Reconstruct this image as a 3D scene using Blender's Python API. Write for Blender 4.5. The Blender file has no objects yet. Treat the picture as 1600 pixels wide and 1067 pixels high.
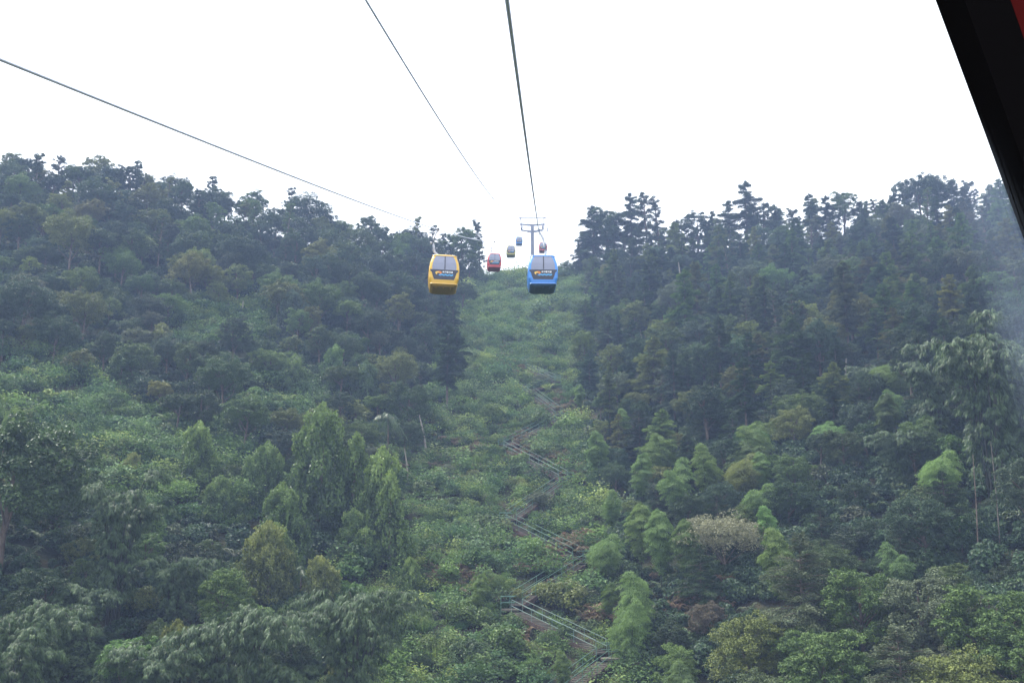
import bpy, math, random
import numpy as np
from mathutils import Vector, Matrix

R = math.radians
SC = bpy.context.scene
COL = SC.collection

# ------------------------------------------------------------------ camera
F = 1600.0
PITCH = 12.0
cam_d = bpy.data.cameras.new('camera'); cam = bpy.data.objects.new('camera', cam_d); COL.objects.link(cam)
cam_d.sensor_width = 36; cam_d.lens = 36.0; cam_d.clip_start = 0.05; cam_d.clip_end = 3000
cam.location = (0, 0, 0); cam.rotation_euler = (R(90 + PITCH), 0, 0)
SC.camera = cam

# ------------------------------------------------------------------ world and light
W = bpy.data.worlds.new('World'); SC.world = W; W.use_nodes = True
nt = W.node_tree; nt.nodes.clear()
sky = nt.nodes.new('ShaderNodeTexSky'); sky.sky_type = 'NISHITA'; sky.sun_disc = False
SUN_EL, SUN_AZ = 58.0, -60.0           # azimuth measured from +Y towards +X
sky.sun_elevation = R(SUN_EL); sky.sun_rotation = R(SUN_AZ)
b1 = nt.nodes.new('ShaderNodeBackground'); b1.inputs[1].default_value = 0.10
b2 = nt.nodes.new('ShaderNodeBackground'); b2.inputs[0].default_value = (0.94, 0.97, 1.0, 1); b2.inputs[1].default_value = 0.88
mx = nt.nodes.new('ShaderNodeMixShader'); mx.inputs[0].default_value = 0.9    # closed cloud layer over the blue
wo = nt.nodes.new('ShaderNodeOutputWorld')
nt.links.new(sky.outputs[0], b1.inputs[0]); nt.links.new(b1.outputs[0], mx.inputs[1]); nt.links.new(b2.outputs[0], mx.inputs[2])
nt.links.new(mx.outputs[0], wo.inputs[0])
sd = bpy.data.lights.new('sun', 'SUN'); sd.energy = 2.9; sd.angle = R(12); sd.color = (1.0, 0.96, 0.9)
sun = bpy.data.objects.new('sun', sd); COL.objects.link(sun)
_e, _a = R(SUN_EL), R(SUN_AZ)
sdir = Vector((math.sin(_a) * math.cos(_e), math.cos(_a) * math.cos(_e), math.sin(_e)))
sun.rotation_euler = sdir.to_track_quat('Z', 'Y').to_euler()
SC.view_settings.view_transform = 'Standard'; SC.view_settings.look = 'None'
SC.view_settings.exposure = 1.32; SC.view_settings.gamma = 1.0; SC.view_settings.use_curve_mapping = False
SC.cycles.use_denoising = True
SC.cycles.max_bounces = 6; SC.cycles.diffuse_bounces = 3; SC.cycles.transmission_bounces = 4
SC.cycles.glossy_bounces = 2; SC.cycles.volume_bounces = 0; SC.cycles.transparent_max_bounces = 6
HAZE_DENSITY = 0.00066

# ------------------------------------------------------------------ helpers
cp, sp_ = math.cos(R(PITCH)), math.sin(R(PITCH))
def ray(px, py):
    u, v = px - 800.0, 533.5 - py
    d = np.array([u, F * cp - v * sp_, F * sp_ + v * cp]); return d / np.linalg.norm(d)
def proj(p):
    x, y, z = p
    d = y * cp + z * sp_; v = -y * sp_ + z * cp
    if d < 0.1: return (-9999, -9999)
    return (800 + F * x / d, 533.5 - F * v / d)

def sstep(a, b, x):
    t = np.clip((x - a) / (b - a), 0, 1); return t * t * (3 - 2 * t)
_rs = np.random.RandomState(5)
_WV = [(_rs.uniform(.012, .05), _rs.uniform(0, 6.28), _rs.uniform(0, 6.28)) for _ in range(9)]
def lownoise(x, y):
    s = 0
    for k, a, ph in _WV: s = s + np.sin(k * (x * math.cos(a) + y * math.sin(a)) * 2.2 + ph)
    return s / 9.0
def ground_z(x, y):
    x = np.asarray(x, float); y = np.asarray(y, float)
    yc = 250 - 0.42 * np.clip(-x, 0, 140) - 0.06 * np.clip(x, 0, 200)
    def prof(t):
        a = -18.2 + 0.41 * (t - 60)                 # lower slope
        b = 12.55 + 0.50 * (t - 135)                # upper slope
        w = sstep(110, 160, t)
        return a * (1 - w) + b * w
    ye = np.minimum(y, yc)
    z = prof(ye) - 0.0 * y
    over = np.clip(y - yc, 0, None)
    z = z - 0.0016 * np.clip(over, 0, 110) ** 2 - 0.35 * np.clip(over - 110, 0, 130)
    l = np.clip(-x - 9, 0, 170); r = np.clip(x - 10, 0, 230)
    z = z + l * (0.20 + 0.11 * sstep(60, 200, y)) + r * (0.34 - 0.20 * sstep(85, 230, y))
    z = z + 2.6 * lownoise(x, y) * sstep(8, 35, np.abs(x))
    z = z + 0.22 * np.sin(x * .9 + 1.3 * np.sin(y * .35)) * np.sin(y * .7)
    z = np.where(y < 60, z - 0.0 , z)
    return z
def gz(x, y): return float(ground_z(x, y))
def at(px, py, h=0.0, t0=25.0):
    """point of the hillside below the spot h metres above it that the ray meets"""
    d = ray(px, py); t = t0
    while t < 420:
        p = d * t
        if p[2] <= gz(p[0], p[1]) + h: break
        t += 0.4
    return (p[0], p[1], gz(p[0], p[1]))

def link(o, parent=None):
    COL.objects.link(o)
    if parent is not None: o.parent = parent
    return o
def tag(o, label=None, cat=None, group=None, kind=None):
    if label: o['label'] = label
    if cat: o['category'] = cat
    if group: o['group'] = group
    if kind: o['kind'] = kind
    return o
def empty(name, loc=(0, 0, 0), rz=0.0, s=1.0):
    o = bpy.data.objects.new(name, None); o.location = loc; o.rotation_euler = (0, 0, rz)
    o.scale = (s, s, s) if not hasattr(s, '__len__') else s
    o.empty_display_size = 0.3
    return link(o)

class Geo:
    """collects quads / triangles, with a tint per face and a material slot"""
    def __init__(s): s.v = []; s.q = []; s.t = []; s.m = []; s.n = 0
    def add(s, v, q, tint=0.5, mat=0):
        v = np.asarray(v, float).reshape(-1, 3); q = np.asarray(q, int).reshape(-1, 4)
        s.v.append(v); s.q.append(q + s.n); s.n += len(v)
        s.t.append(np.full(len(q), tint) if np.isscalar(tint) else np.asarray(tint, float))
        s.m.append(np.full(len(q), mat, int))
    def mesh(s, name, mats, smooth=False):
        v = np.concatenate(s.v); q = np.concatenate(s.q); t = np.concatenate(s.t); m = np.concatenate(s.m)
        me = bpy.data.meshes.new(name)
        me.vertices.add(len(v)); me.vertices.foreach_set('co', v.astype(np.float32).ravel())
        me.loops.add(len(q) * 4); me.loops.foreach_set('vertex_index', q.astype(np.int32).ravel())
        me.polygons.add(len(q)); me.polygons.foreach_set('loop_start', (np.arange(len(q)) * 4).astype(np.int32))
        me.polygons.foreach_set('material_index', m.astype(np.int32))
        me.polygons.foreach_set('use_smooth', np.full(len(q), bool(smooth)))
        a = me.attributes.new('tint', 'FLOAT', 'FACE'); a.data.foreach_set('value', t.astype(np.float32))
        for mm in (mats if isinstance(mats, (list, tuple)) else [mats]): me.materials.append(mm)
        me.update(calc_edges=True)
        return me
    def obj(s, name, mats, parent=None, smooth=False):
        return link(bpy.data.objects.new(name, s.mesh(name, mats, smooth)), parent)

def nrm(a): return a / (np.linalg.norm(a, axis=-1, keepdims=True) + 1e-9)
def leaves(g, P, D, N, L, Wd, tint=0.5, fold=0.12, mat=0):
    """rhombic leaves: P centre, D length direction, N normal"""
    P = np.asarray(P); D = nrm(D); S = nrm(np.cross(D, N)); Nn = np.cross(S, D)
    L = np.asarray(L).reshape(-1, 1) * np.ones((len(P), 1)); Wd = np.asarray(Wd).reshape(-1, 1) * np.ones((len(P), 1))
    v = np.stack([P - D * L * .5, P + S * Wd * .5 + Nn * Wd * fold - D * L * .08, P + D * L * .5 - Nn * L * fold, P - S * Wd * .5 + Nn * Wd * fold - D * L * .08], 1)
    q = np.arange(len(P) * 4).reshape(-1, 4)
    g.add(v, q, tint if np.isscalar(tint) else tint, mat)
def tube(g, pts, rad, k=6, tint=.5, mat=0, cap=True):
    pts = np.asarray(pts, float); rad = np.ones(len(pts)) * rad
    T = nrm(np.gradient(pts, axis=0)); up = np.array([0, 0, 1.0]) if abs(T[0][2]) < .9 else np.array([1.0, 0, 0])
    A = nrm(np.cross(T, up)); B = np.cross(T, A)
    th = np.arange(k) / k * 2 * math.pi
    ring = pts[:, None] + rad[:, None, None] * (A[:, None] * np.cos(th)[None, :, None] + B[:, None] * np.sin(th)[None, :, None])
    n = len(pts); i = np.arange(n - 1)[:, None] * k; j = np.arange(k)[None]; j2 = (j + 1) % k
    q = np.stack([i + j, i + j2, i + k + j2, i + k + j], -1).reshape(-1, 4)
    g.add(ring, q, tint, mat)
def box(g, c, s, tint=.5, mat=0, M=None):
    h = np.array(s) / 2.0
    v = np.array([[x, y, z] for z in (-1, 1) for y in (-1, 1) for x in (-1, 1)]) * h
    if M is not None: v = v @ np.asarray(M).T
    q = [[0, 2, 3, 1], [4, 5, 7, 6], [0, 1, 5, 4], [2, 6, 7, 3], [0, 4, 6, 2], [1, 3, 7, 5]]
    g.add(v + np.array(c), q, tint, mat)
def beam(g, a, b, w, h, tint=.5, mat=0):
    a = np.array(a, float); b = np.array(b, float); d = b - a; L = np.linalg.norm(d); d /= L
    up = np.array([0, 0, 1.0]) if abs(d[2]) < .95 else np.array([0, 1.0, 0])
    s = np.cross(d, up); s /= np.linalg.norm(s); u = np.cross(s, d)
    box(g, (a + b) / 2, (w, L, h), tint, mat, np.stack([s, d, u], 1))

# ------------------------------------------------------------------ materials
def mat(name):
    m = bpy.data.materials.new(name); m.use_nodes = True; n = m.node_tree; n.nodes.clear()
    o = n.nodes.new('ShaderNodeOutputMaterial'); return m, n, o
def leaf_mat(name, gloss=0.35, rough=0.45, trans=0.28, ramp=None):
    m, n, o = mat(name); L = n.links.new
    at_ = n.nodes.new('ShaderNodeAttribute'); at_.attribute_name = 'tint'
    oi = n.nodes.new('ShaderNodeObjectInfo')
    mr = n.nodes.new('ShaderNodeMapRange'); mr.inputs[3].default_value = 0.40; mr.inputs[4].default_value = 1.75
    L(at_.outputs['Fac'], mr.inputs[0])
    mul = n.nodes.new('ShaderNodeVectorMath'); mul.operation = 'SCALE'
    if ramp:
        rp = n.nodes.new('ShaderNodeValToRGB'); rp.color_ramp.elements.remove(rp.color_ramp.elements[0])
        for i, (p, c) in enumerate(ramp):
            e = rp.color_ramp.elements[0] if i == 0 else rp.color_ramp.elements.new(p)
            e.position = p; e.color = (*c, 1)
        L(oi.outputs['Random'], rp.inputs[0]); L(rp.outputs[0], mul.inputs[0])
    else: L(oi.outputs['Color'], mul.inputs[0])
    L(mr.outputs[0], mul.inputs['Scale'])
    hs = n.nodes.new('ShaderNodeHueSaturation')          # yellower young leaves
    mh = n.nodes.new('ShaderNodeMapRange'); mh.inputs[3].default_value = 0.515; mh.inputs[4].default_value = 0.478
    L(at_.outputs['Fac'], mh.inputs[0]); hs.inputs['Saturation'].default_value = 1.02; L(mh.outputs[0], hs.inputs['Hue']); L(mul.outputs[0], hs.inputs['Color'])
    p = n.nodes.new('ShaderNodeBsdfPrincipled'); p.inputs['Roughness'].default_value = rough
    p.inputs['Specular IOR Level'].default_value = gloss
    L(hs.outputs[0], p.inputs['Base Color'])
    t = n.nodes.new('ShaderNodeBsdfTranslucent'); L(hs.outputs[0], t.inputs[0])
    x = n.nodes.new('ShaderNodeMixShader'); x.inputs[0].default_value = trans
    L(p.outputs[0], x.inputs[1]); L(t.outputs[0], x.inputs[2]); L(x.outputs[0], o.inputs[0])
    return m
def solid(name, c, rough=.6, spec=.4, metal=0.0, noise=0.0, scale=6.0, bump=0.0):
    m, n, o = mat(name); L = n.links.new
    p = n.nodes.new('ShaderNodeBsdfPrincipled'); p.inputs['Roughness'].default_value = rough
    p.inputs['Specular IOR Level'].default_value = spec; p.inputs['Metallic'].default_value = metal
    p.inputs['Base Color'].default_value = (*c, 1)
    if noise:
        tc = n.nodes.new('ShaderNodeTexCoord'); ns = n.nodes.new('ShaderNodeTexNoise'); ns.inputs['Scale'].default_value = scale
        ns.inputs['Detail'].default_value = 5
        mr = n.nodes.new('ShaderNodeMapRange'); mr.inputs[1].default_value = .3; mr.inputs[2].default_value = .7
        mr.inputs[3].default_value = 1 - noise; mr.inputs[4].default_value = 1 + noise
        vm = n.nodes.new('ShaderNodeVectorMath'); vm.operation = 'SCALE'; vm.inputs[0].default_value = c
        L(tc.outputs['Object'], ns.inputs[0]); L(ns.outputs[0], mr.inputs[0]); L(mr.outputs[0], vm.inputs['Scale']); L(vm.outputs[0], p.inputs['Base Color'])
        if bump:
            bp = n.nodes.new('ShaderNodeBump'); bp.inputs['Strength'].default_value = bump; L(ns.outputs[0], bp.inputs['Height']); L(bp.outputs[0], p.inputs['Normal'])
    L(p.outputs[0], o.inputs[0]); return m
def objcolour(name, rough=.3, spec=.5):
    m, n, o = mat(name); p = n.nodes.new('ShaderNodeBsdfPrincipled'); oi = n.nodes.new('ShaderNodeObjectInfo')
    p.inputs['Roughness'].default_value = rough; p.inputs['Specular IOR Level'].default_value = spec
    n.links.new(oi.outputs['Color'], p.inputs['Base Color']); n.links.new(p.outputs[0], o.inputs[0]); return m

M_LEAF = leaf_mat('leaf_broad')
M_NEEDLE = leaf_mat('leaf_needle', .25, .55, .15)
M_BAMB = leaf_mat('leaf_bamboo_fine', .3, .5, .35)
M_BIGB = leaf_mat('leaf_bamboo_large', .35, .5, .3)
M_VINE = leaf_mat('leaf_vine', .4, .42, .3)
M_BARK = solid('bark', (.12, .095, .075), .85, .2, noise=.45, scale=3, bump=.3)
M_PALEBARK = solid('pale_bark', (.25, .225, .195), .8, .2, noise=.3, scale=4, bump=.3)
M_DULLB = solid('dull_bark', (.16, .14, .12), .8, .2, noise=.3, scale=4)
M_CULM = solid('bamboo_culm', (.028, .03, .02), .5, .3, noise=.3, scale=2)
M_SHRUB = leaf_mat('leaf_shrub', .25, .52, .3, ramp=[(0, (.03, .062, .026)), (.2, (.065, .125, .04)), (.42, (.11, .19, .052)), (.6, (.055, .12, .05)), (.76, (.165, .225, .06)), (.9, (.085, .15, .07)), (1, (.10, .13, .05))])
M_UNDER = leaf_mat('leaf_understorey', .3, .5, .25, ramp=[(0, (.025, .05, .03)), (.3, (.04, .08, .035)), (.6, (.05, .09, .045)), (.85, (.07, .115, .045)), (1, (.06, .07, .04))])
M_DRY = leaf_mat('leaf_dry_fern', .2, .6, .25, ramp=[(0, (.13, .08, .05)), (.35, (.17, .12, .075)), (.7, (.11, .11, .05)), (1, (.20, .15, .10))])

# ------------------------------------------------------------------ ground
def ground():
    xs = np.concatenate([np.arange(-700, -160, 12), np.arange(-160, 190, 2.0), np.arange(190, 701, 12)])
    ys = np.concatenate([np.arange(-200, 20, 12), np.arange(20, 290, 2.0), np.arange(290, 701, 12)])
    X, Y = np.meshgrid(xs, ys); Z = ground_z(X, Y)
    nx, ny = len(xs), len(ys); i = np.arange(ny - 1)[:, None] * nx; j = np.arange(nx - 1)[None]
    q = np.stack([i + j, i + j + 1, i + nx + j + 1, i + nx + j], -1).reshape(-1, 4)
    g = Geo(); g.add(np.stack([X, Y, Z], -1), q)
    m, n, o = mat('forest_soil'); L = n.links.new
    tc = n.nodes.new('ShaderNodeTexCoord'); n1 = n.nodes.new('ShaderNodeTexNoise'); n1.inputs['Scale'].default_value = .35; n1.inputs['Detail'].default_value = 8
    rp = n.nodes.new('ShaderNodeValToRGB'); e = rp.color_ramp.elements
    e[0].position = .35; e[0].color = (.022, .026, .014, 1); e[1].position = .72; e[1].color = (.07, .052, .034, 1)
    x = e.new(.5); x.color = (.036, .042, .022, 1)
    n2 = n.nodes.new('ShaderNodeTexNoise'); n2.inputs['Scale'].default_value = 3; n2.inputs['Detail'].default_value = 6
    bp = n.nodes.new('ShaderNodeBump'); bp.inputs['Distance'].default_value = .4; bp.inputs['Strength'].default_value = .8
    p = n.nodes.new('ShaderNodeBsdfPrincipled'); p.inputs['Roughness'].default_value = .95; p.inputs['Specular IOR Level'].default_value = .1
    L(tc.outputs['Object'], n1.inputs[0]); L(tc.outputs['Object'], n2.inputs[0]); L(n1.outputs[0], rp.inputs[0]); L(rp.outputs[0], p.inputs['Base Color'])
    L(n2.outputs[0], bp.inputs['Height']); L(bp.outputs[0], p.inputs['Normal']); L(p.outputs[0], o.inputs[0])
    tag(g.obj('hillside', m, smooth=True), 'steep soil hillside under the forest and shrubs', None, None, 'structure')
ground()

# ------------------------------------------------------------------ the ropeway
XR0, XL0, SLX = -0.35, -6.75, 0.033         # plan position of the two hauling ropes
YT = 290.0                                   # tower
def rope_z(y):
    # gentle sag between our place and the tower head
    a, b = 10.0, YT; za, zb = 5.6, 96.2
    s = (y - a) / (b - a)
    return za + (zb - za) * s - 0.00017 * (y - a) * (b - y)
def rope(name, x0, label, rad, zf, y0, y1, grp):
    ys = np.concatenate([np.linspace(y0, 40, 30), np.linspace(41, y1, 60)])
    pts = np.stack([x0 + SLX * ys, ys, [zf(y) for y in ys]], 1)
    g = Geo(); tube(g, pts, rad, 8)
    return tag(g.obj(name, M_STEEL, smooth=True), label, 'cable', grp)
M_STEEL = solid('galvanised_rope', (.80, .84, .95), .45, .5, .6, noise=.15, scale=40)  # pale bluish base colour includes the sky glare on the ropes
rope('haul_rope', XR0, 'thick grey hauling rope running up to the blue cabin and right tower arm', .024, rope_z, -12, YT, 'hauling ropes')
rope('haul_rope', XL0, 'grey hauling rope coming down past the yellow cabin on the other side', .028, rope_z, -12, YT, 'hauling ropes')
def comm_z(y):
    a, b = 38.6, YT; s = (y - a) / (b - a)
    return 22.7 + (99.2 - 22.7) * s - 0.00018 * (y - a) * (b - y)
rope('signal_cable', -7.35, 'thin signal cable hung between both hauling ropes to the tower top bar', .052, comm_z, -12, YT, None)

M_GLASS = solid('cabin_tinted_glass', (.20, .22, .30), .12, .8)
M_BAND = solid('cabin_dark_band', (.035, .04, .06), .3, .5)
M_PAINT = objcolour('cabin_paint', .28, .6)
M_WHITEP = solid('roof_white', (.75, .76, .78), .4, .5)
M_GREY = solid('grip_grey_paint', (.42, .44, .48), .5, .4)
M_ORANGE = solid('emblem_orange', (.60, .20, .05), .5, .4)
M_YELP = solid('emblem_yellow', (.80, .50, .10), .5, .4)
M_BLUEP = solid('emblem_wave_blue', (.12, .42, .75), .5, .4)
M_TEXTW = solid('lettering_white', (.8, .8, .8), .5, .4)
M_RUBBER = solid('black_rubber', (.012, .012, .014), .7, .3)
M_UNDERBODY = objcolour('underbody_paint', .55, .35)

# cabin profile in the front plane (x) by height z; width and depth change with height
CAB = [(-1.02, .64, .96), (-.98, .72, 1.04), (-.90, .79, 1.12), (-.55, .905, 1.22), (-.10, .93, 1.22), (.10, .93, 1.20), (.45, .88, 1.12), (.80, .78, .98), (1.00, .70, .86), (1.07, .60, .74)]
def cab_wd(z):
    zz = [c[0] for c in CAB]; return np.interp(z, zz, [c[1] for c in CAB]), np.interp(z, zz, [c[2] for c in CAB])
def rr(w, d, r, n=4):
    """rounded rectangle, corner by corner, counter-clockwise"""
    out = []
    for cx, cy, a0 in ((w - r, d - r, 0), (-w + r, d - r, 90), (-w + r, -d + r, 180), (w - r, -d + r, 270)):
        for i in range(n + 1):
            a = R(a0 + 90 * i / n); out.append((cx + r * math.cos(a), cy + r * math.sin(a)))
    return out
def ring_shell(g, zs, grow=0.0, mat_=0, r=.16, close=True):
    prev = None; k = None
    for z in zs:
        w, d = cab_wd(z); pts = np.array([(x, y, z) for x, y in rr(w + grow, d + grow, r)]); k = len(pts)
        if prev is not None:
            j = np.arange(k); j2 = (j + 1) % k
            g.add(np.concatenate([prev, pts]), np.stack([j, j2, k + j2, k + j], 1), .5, mat_)
        prev = pts
    return
def cap_face(g, z, grow, r=.16, mat_=0):
    w, d = cab_wd(z); pts = np.array([(x, y, z) for x, y in rr(w + grow, d + grow, r)]); c = np.array([[0, 0, z]])
    k = len(pts); j = np.arange(k); j2 = (j + 1) % k
    g.add(np.concatenate([pts, c]), np.stack([j, j2, np.full(k, k), np.full(k, k)], 1)[:, [0, 1, 2, 2]], .5, mat_)
def front_panel(g, poly, off, mat_=0, side=-1):
    """polygon (x,z) laid proud of the cabin's end wall; a strip mesh so that it follows the wall's bow. poly: list of (z, x_left, x_right)"""
    V = []
    for z, a, b in poly:
        w, d = cab_wd(z); y = side * (d + off)
        V += [(a, y, z), (b, y, z)]
    n = len(poly); q = [[2 * i, 2 * i + 1, 2 * i + 3, 2 * i + 2] for i in range(n - 1)]
    V = np.array(V); B = V.copy(); B[:, 1] = B[:, 1] - side * (off + .04)
    g.add(V, q, .5, mat_)
    # rim
    idx = [2 * i for i in range(n)] + [2 * i + 1 for i in reversed(range(n))]
    k = len(idx); E = np.concatenate([V[idx], B[idx]]); j = np.arange(k); j2 = (j + 1) % k
    g.add(E, np.stack([j, j2, k + j2, k + j], 1), .5, mat_)
def side_panel(g, poly, off, side, mat_=0):
    V = []
    for z, a, b in poly:
        w, d = cab_wd(z); x = side * (w + off); V += [(x, a, z), (x, b, z)]
    n = len(poly); q = [[2 * i, 2 * i + 1, 2 * i + 3, 2 * i + 2] for i in range(n - 1)]
    g.add(V, q, .5, mat_)
    V = np.array(V); B = V.copy(); B[:, 0] -= side * (off + .04)
    idx = [2 * i for i in range(n)] + [2 * i + 1 for i in reversed(range(n))]
    k = len(idx); E = np.concatenate([V[idx], B[idx]]); j = np.arange(k); j2 = (j + 1) % k
    g.add(E, np.stack([j, j2, k + j2, k + j], 1), .5, mat_)
GLYPHS = [   # five square characters as strokes on a 10 x 10 field: (x0,z0,x1,z1)
    [(0, 8, 10, 8), (5, 10, 5, 0), (1, 5, 9, 5), (1, 5, 1, 2), (9, 5, 9, 2), (0, 1, 10, 1)],
    [(2, 10, 2, 0), (0, 7, 4, 7), (5, 9, 10, 9), (7, 9, 7, 4), (5, 4, 10, 4), (6, 2, 10, 0), (10, 9, 10, 4)],
    [(0, 9, 10, 9), (5, 10, 5, 7), (1, 7, 9, 7), (1, 7, 1, 4), (9, 7, 9, 4), (1, 4, 9, 4), (5, 4, 5, 0), (1, 2, 9, 2), (0, 0, 10, 0)],
    [(3, 10, 0, 6), (3, 8, 3, 0), (5, 9, 10, 9), (5, 6, 10, 6), (7, 9, 7, 2), (5, 3, 10, 3), (5, 0, 10, 0)],
    [(0, 8, 10, 8), (3, 10, 3, 6), (7, 10, 7, 6), (1, 5, 9, 5), (1, 5, 1, 0), (9, 5, 9, 0), (1, 0, 9, 0), (1, 2.5, 9, 2.5)]]
def on_wall(x, z, off):
    w, d = cab_wd(z); return (x, -(d + off), z)
def make_cabin(col, under, swing, dx=0.0):
    root = empty('gondola_cabin')
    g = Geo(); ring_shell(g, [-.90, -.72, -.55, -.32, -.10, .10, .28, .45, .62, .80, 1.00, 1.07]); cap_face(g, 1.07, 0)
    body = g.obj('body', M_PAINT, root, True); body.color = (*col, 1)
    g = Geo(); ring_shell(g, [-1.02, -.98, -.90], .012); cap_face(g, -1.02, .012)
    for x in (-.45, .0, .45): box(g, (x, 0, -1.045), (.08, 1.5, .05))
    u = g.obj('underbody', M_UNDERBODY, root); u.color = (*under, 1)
    for s in (-1, 1):
        g = Geo(); front_panel(g, [(-.02, -.74, .74), (.2, -.745, .745), (.45, -.71, .71), (.7, -.64, .64), (.88, -.55, .55), (.92, -.50, .50)], .012, 0, s)
        wnd = g.obj('end_window', M_GLASS, root)
        g = Geo()
        z = np.array([.02, .3, .6, .9]); 
        for a, b in zip(z[:-1], z[1:]):
            xa, xb = .03, .03; da, db = cab_wd(a)[1], cab_wd(b)[1]
            beam(g, (xa, s * (da + .03), a), (xb, s * (db + .03), b), .035, .04)
        g.obj('window_bar', M_RUBBER, wnd)
    g = Geo(); front_panel(g, [(-.64, -.60, .60), (-.50, -.67, .67), (-.2, -.76, .76), (-.10, -.86, .86), (-.022, -.86, .86)], .014, 0, -1)
    band = g.obj('lower_band', M_BAND, root)
    g = Geo(); front_panel(g, [(-.64, -.60, .60), (-.50, -.67, .67), (-.2, -.76, .76), (-.10, -.86, .86), (-.022, -.86, .86)], .014, 0, 1)
    g.obj('lower_band', M_BAND, root)
    # emblem: flame-like round, waves and five characters
    g = Geo(); th = np.linspace(0, 2 * math.pi, 15)[:-1]
    for (cx, cz, rx, rz, mt, of) in ((-.30, -.24, .15, .12, 0, .022), (-.42, -.25, .12, .10, 1, .026), (-.36, -.30, .09, .06, 2, .030)):
        V = [on_wall(cx, cz, of)] + [on_wall(cx + rx * math.cos(t) * (1 + .15 * math.sin(3 * t)), cz + rz * math.sin(t), of) for t in th]
        k = len(th); j = np.arange(k) + 1; j2 = np.roll(j, -1)
        g.add(V, np.stack([np.zeros(k, int), j, j2, j2], 1), .5, mt)
    g.obj('emblem', [M_ORANGE, M_YELP, M_BAND], band)
    g = Geo()
    for row, z0 in enumerate((-.33, -.38)):
        xs = np.linspace(-.46 + .1 * row, .55, 22)
        V = []
        for i, x in enumerate(xs):
            zz = z0 + .022 * math.sin(i * 1.25 + row); V += [on_wall(x, zz - .018, .024), on_wall(x, zz + .018, .024)]
        g.add(V, [[2 * i, 2 * i + 2, 2 * i + 3, 2 * i + 1] for i in range(21)])
    g.obj('wave_mark', M_BLUEP, band)
    g = Geo()
    for i, gl in enumerate(GLYPHS):
        ox = -.10 + i * .13
        for x0, z0, x1, z1 in gl:
            a = on_wall(ox + x0 * .010, -.22 + z0 * .010, .026); b = on_wall(ox + x1 * .010, -.22 + z1 * .010, .026)
            beam(g, a, b, .010, .020) if abs(z1 - z0) < abs(x1 - x0) else beam(g, a, b, .020, .010)
    g.obj('lettering', M_TEXTW, band)
    # side windows with doors
    for s in (-1, 1):
        for a, b, nm in ((-.72, -.05, 'door'), (.05, .72, 'door')):
            g = Geo(); side_panel(g, [(-.80, a + .1, b), (-.3, a, b), (.0, a, b)], .014, s)
            dd = g.obj(nm, M_PAINT, root); dd.color = (col[0] * .8, col[1] * .8, col[2] * .8, 1)
            g = Geo(); side_panel(g, [(.0, a, b), (.3, a, b), (.6, a * .96, b * .96), (.85, a * .85, b * .85)], .016, s); g.obj('door_window', M_GLASS, dd)
    # gutter bead that runs round the roof line and along the bottom
    for z, gr in ((.96, .03), (-.88, .02)):
        g = Geo(); w, d = cab_wd(z); pts = [(x, y, z) for x, y in rr(w + gr, d + gr, .17)]; pts.append(pts[0]); tube(g, pts, .028, 5)
        gt = g.obj('trim_bead', M_PAINT, root); gt.color = (min(1, col[0] * 1.1 + .15), min(1, col[1] * 1.1 + .15), min(1, col[2] * 1.1 + .15), 1)
    g = Geo(); box(g, (.06, 0, 1.11), (.62, .8, .09)); box(g, (.06, 0, 1.17), (.5, .6, .05))
    for x in (-.56, .62): box(g, (x, 0, 1.09), (.06, .9, .05))
    g.obj('roof_vent', M_WHITEP, root)
    # hanger arm: rises from the roof, offset towards the tower side, up to the grip
    x = swing
    g = Geo()
    q0 = -dx; pts = [(0, 0, 1.09), (q0 * .4 - .24 * x, 0, 1.24), (q0 * .6 - .36 * x, 0, 1.45), (q0 * .8 - .34 * x, 0, 1.9), (q0 - .26 * x, 0, 2.35), (q0 - .10 * x, 0, 2.72), (q0, 0, 2.87)]
    tube(g, pts, [.07, .08, .085, .07, .06, .05, .05], 7)
    box(g, (q0 - .40 * x, 0, 2.02), (.14, .18, .10)); tube(g, [(q0 * .7 - .36 * x, -.1, 1.60), (q0 * .7 - .36 * x, .1, 1.60)], .09, 8)
    g.obj('hanger_arm', M_GREY, root, True)
    g = Geo(); sl = .30; tube(g, [(q0, -.42, 2.95 - .42 * sl), (q0, .42, 2.95 + .42 * sl)], .05, 8); box(g, (q0, 0, 2.93), (.12, .34, .13))
    for yy in (-.26, .26): tube(g, [(q0 - .09, yy, 2.93 + yy * sl), (q0 + .09, yy, 2.93 + yy * sl)], .08, 8)
    box(g, (q0 - .14 * x, 0, 2.97), (.24, .06, .04))
    g.obj('rope_grip', M_GREY, root)
    return root
def place_cabin(side, y, col, under, label, rz, tilt=0.0, dx=0.0):
    r = make_cabin(col, under, 1 if side == 'L' else -1, dx)
    x0 = XL0 if side == 'L' else XR0
    r.location = (x0 + SLX * y + dx, y, rope_z(y) - 2.95); r.rotation_euler = (0, tilt, rz)
    tag(r, label, 'gondola', 'gondola cabins on the ropeway')
    return r
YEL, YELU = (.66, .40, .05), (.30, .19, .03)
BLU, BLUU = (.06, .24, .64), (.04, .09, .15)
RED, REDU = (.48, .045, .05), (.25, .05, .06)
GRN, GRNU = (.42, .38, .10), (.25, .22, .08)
place_cabin('L', 61.5, YEL, YELU, 'yellow gondola cabin hanging in front of the dark trees', R(6), R(1.5), .46)
place_cabin('R', 62.5, BLU, BLUU, 'large blue gondola cabin in front of the ropeway tower', R(1), 0, .2)
place_cabin('L', 132, RED, REDU, 'red gondola cabin beside the slender tree at the edge of the sky gap', R(4), R(1))
place_cabin('L', 198, GRN, GRNU, 'small olive yellow cabin against white sky between the red and the small blue one', R(1))
place_cabin('L', 262, BLU, BLUU, 'tiny blue cabin just below the outer tower arm', R(1))
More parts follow.
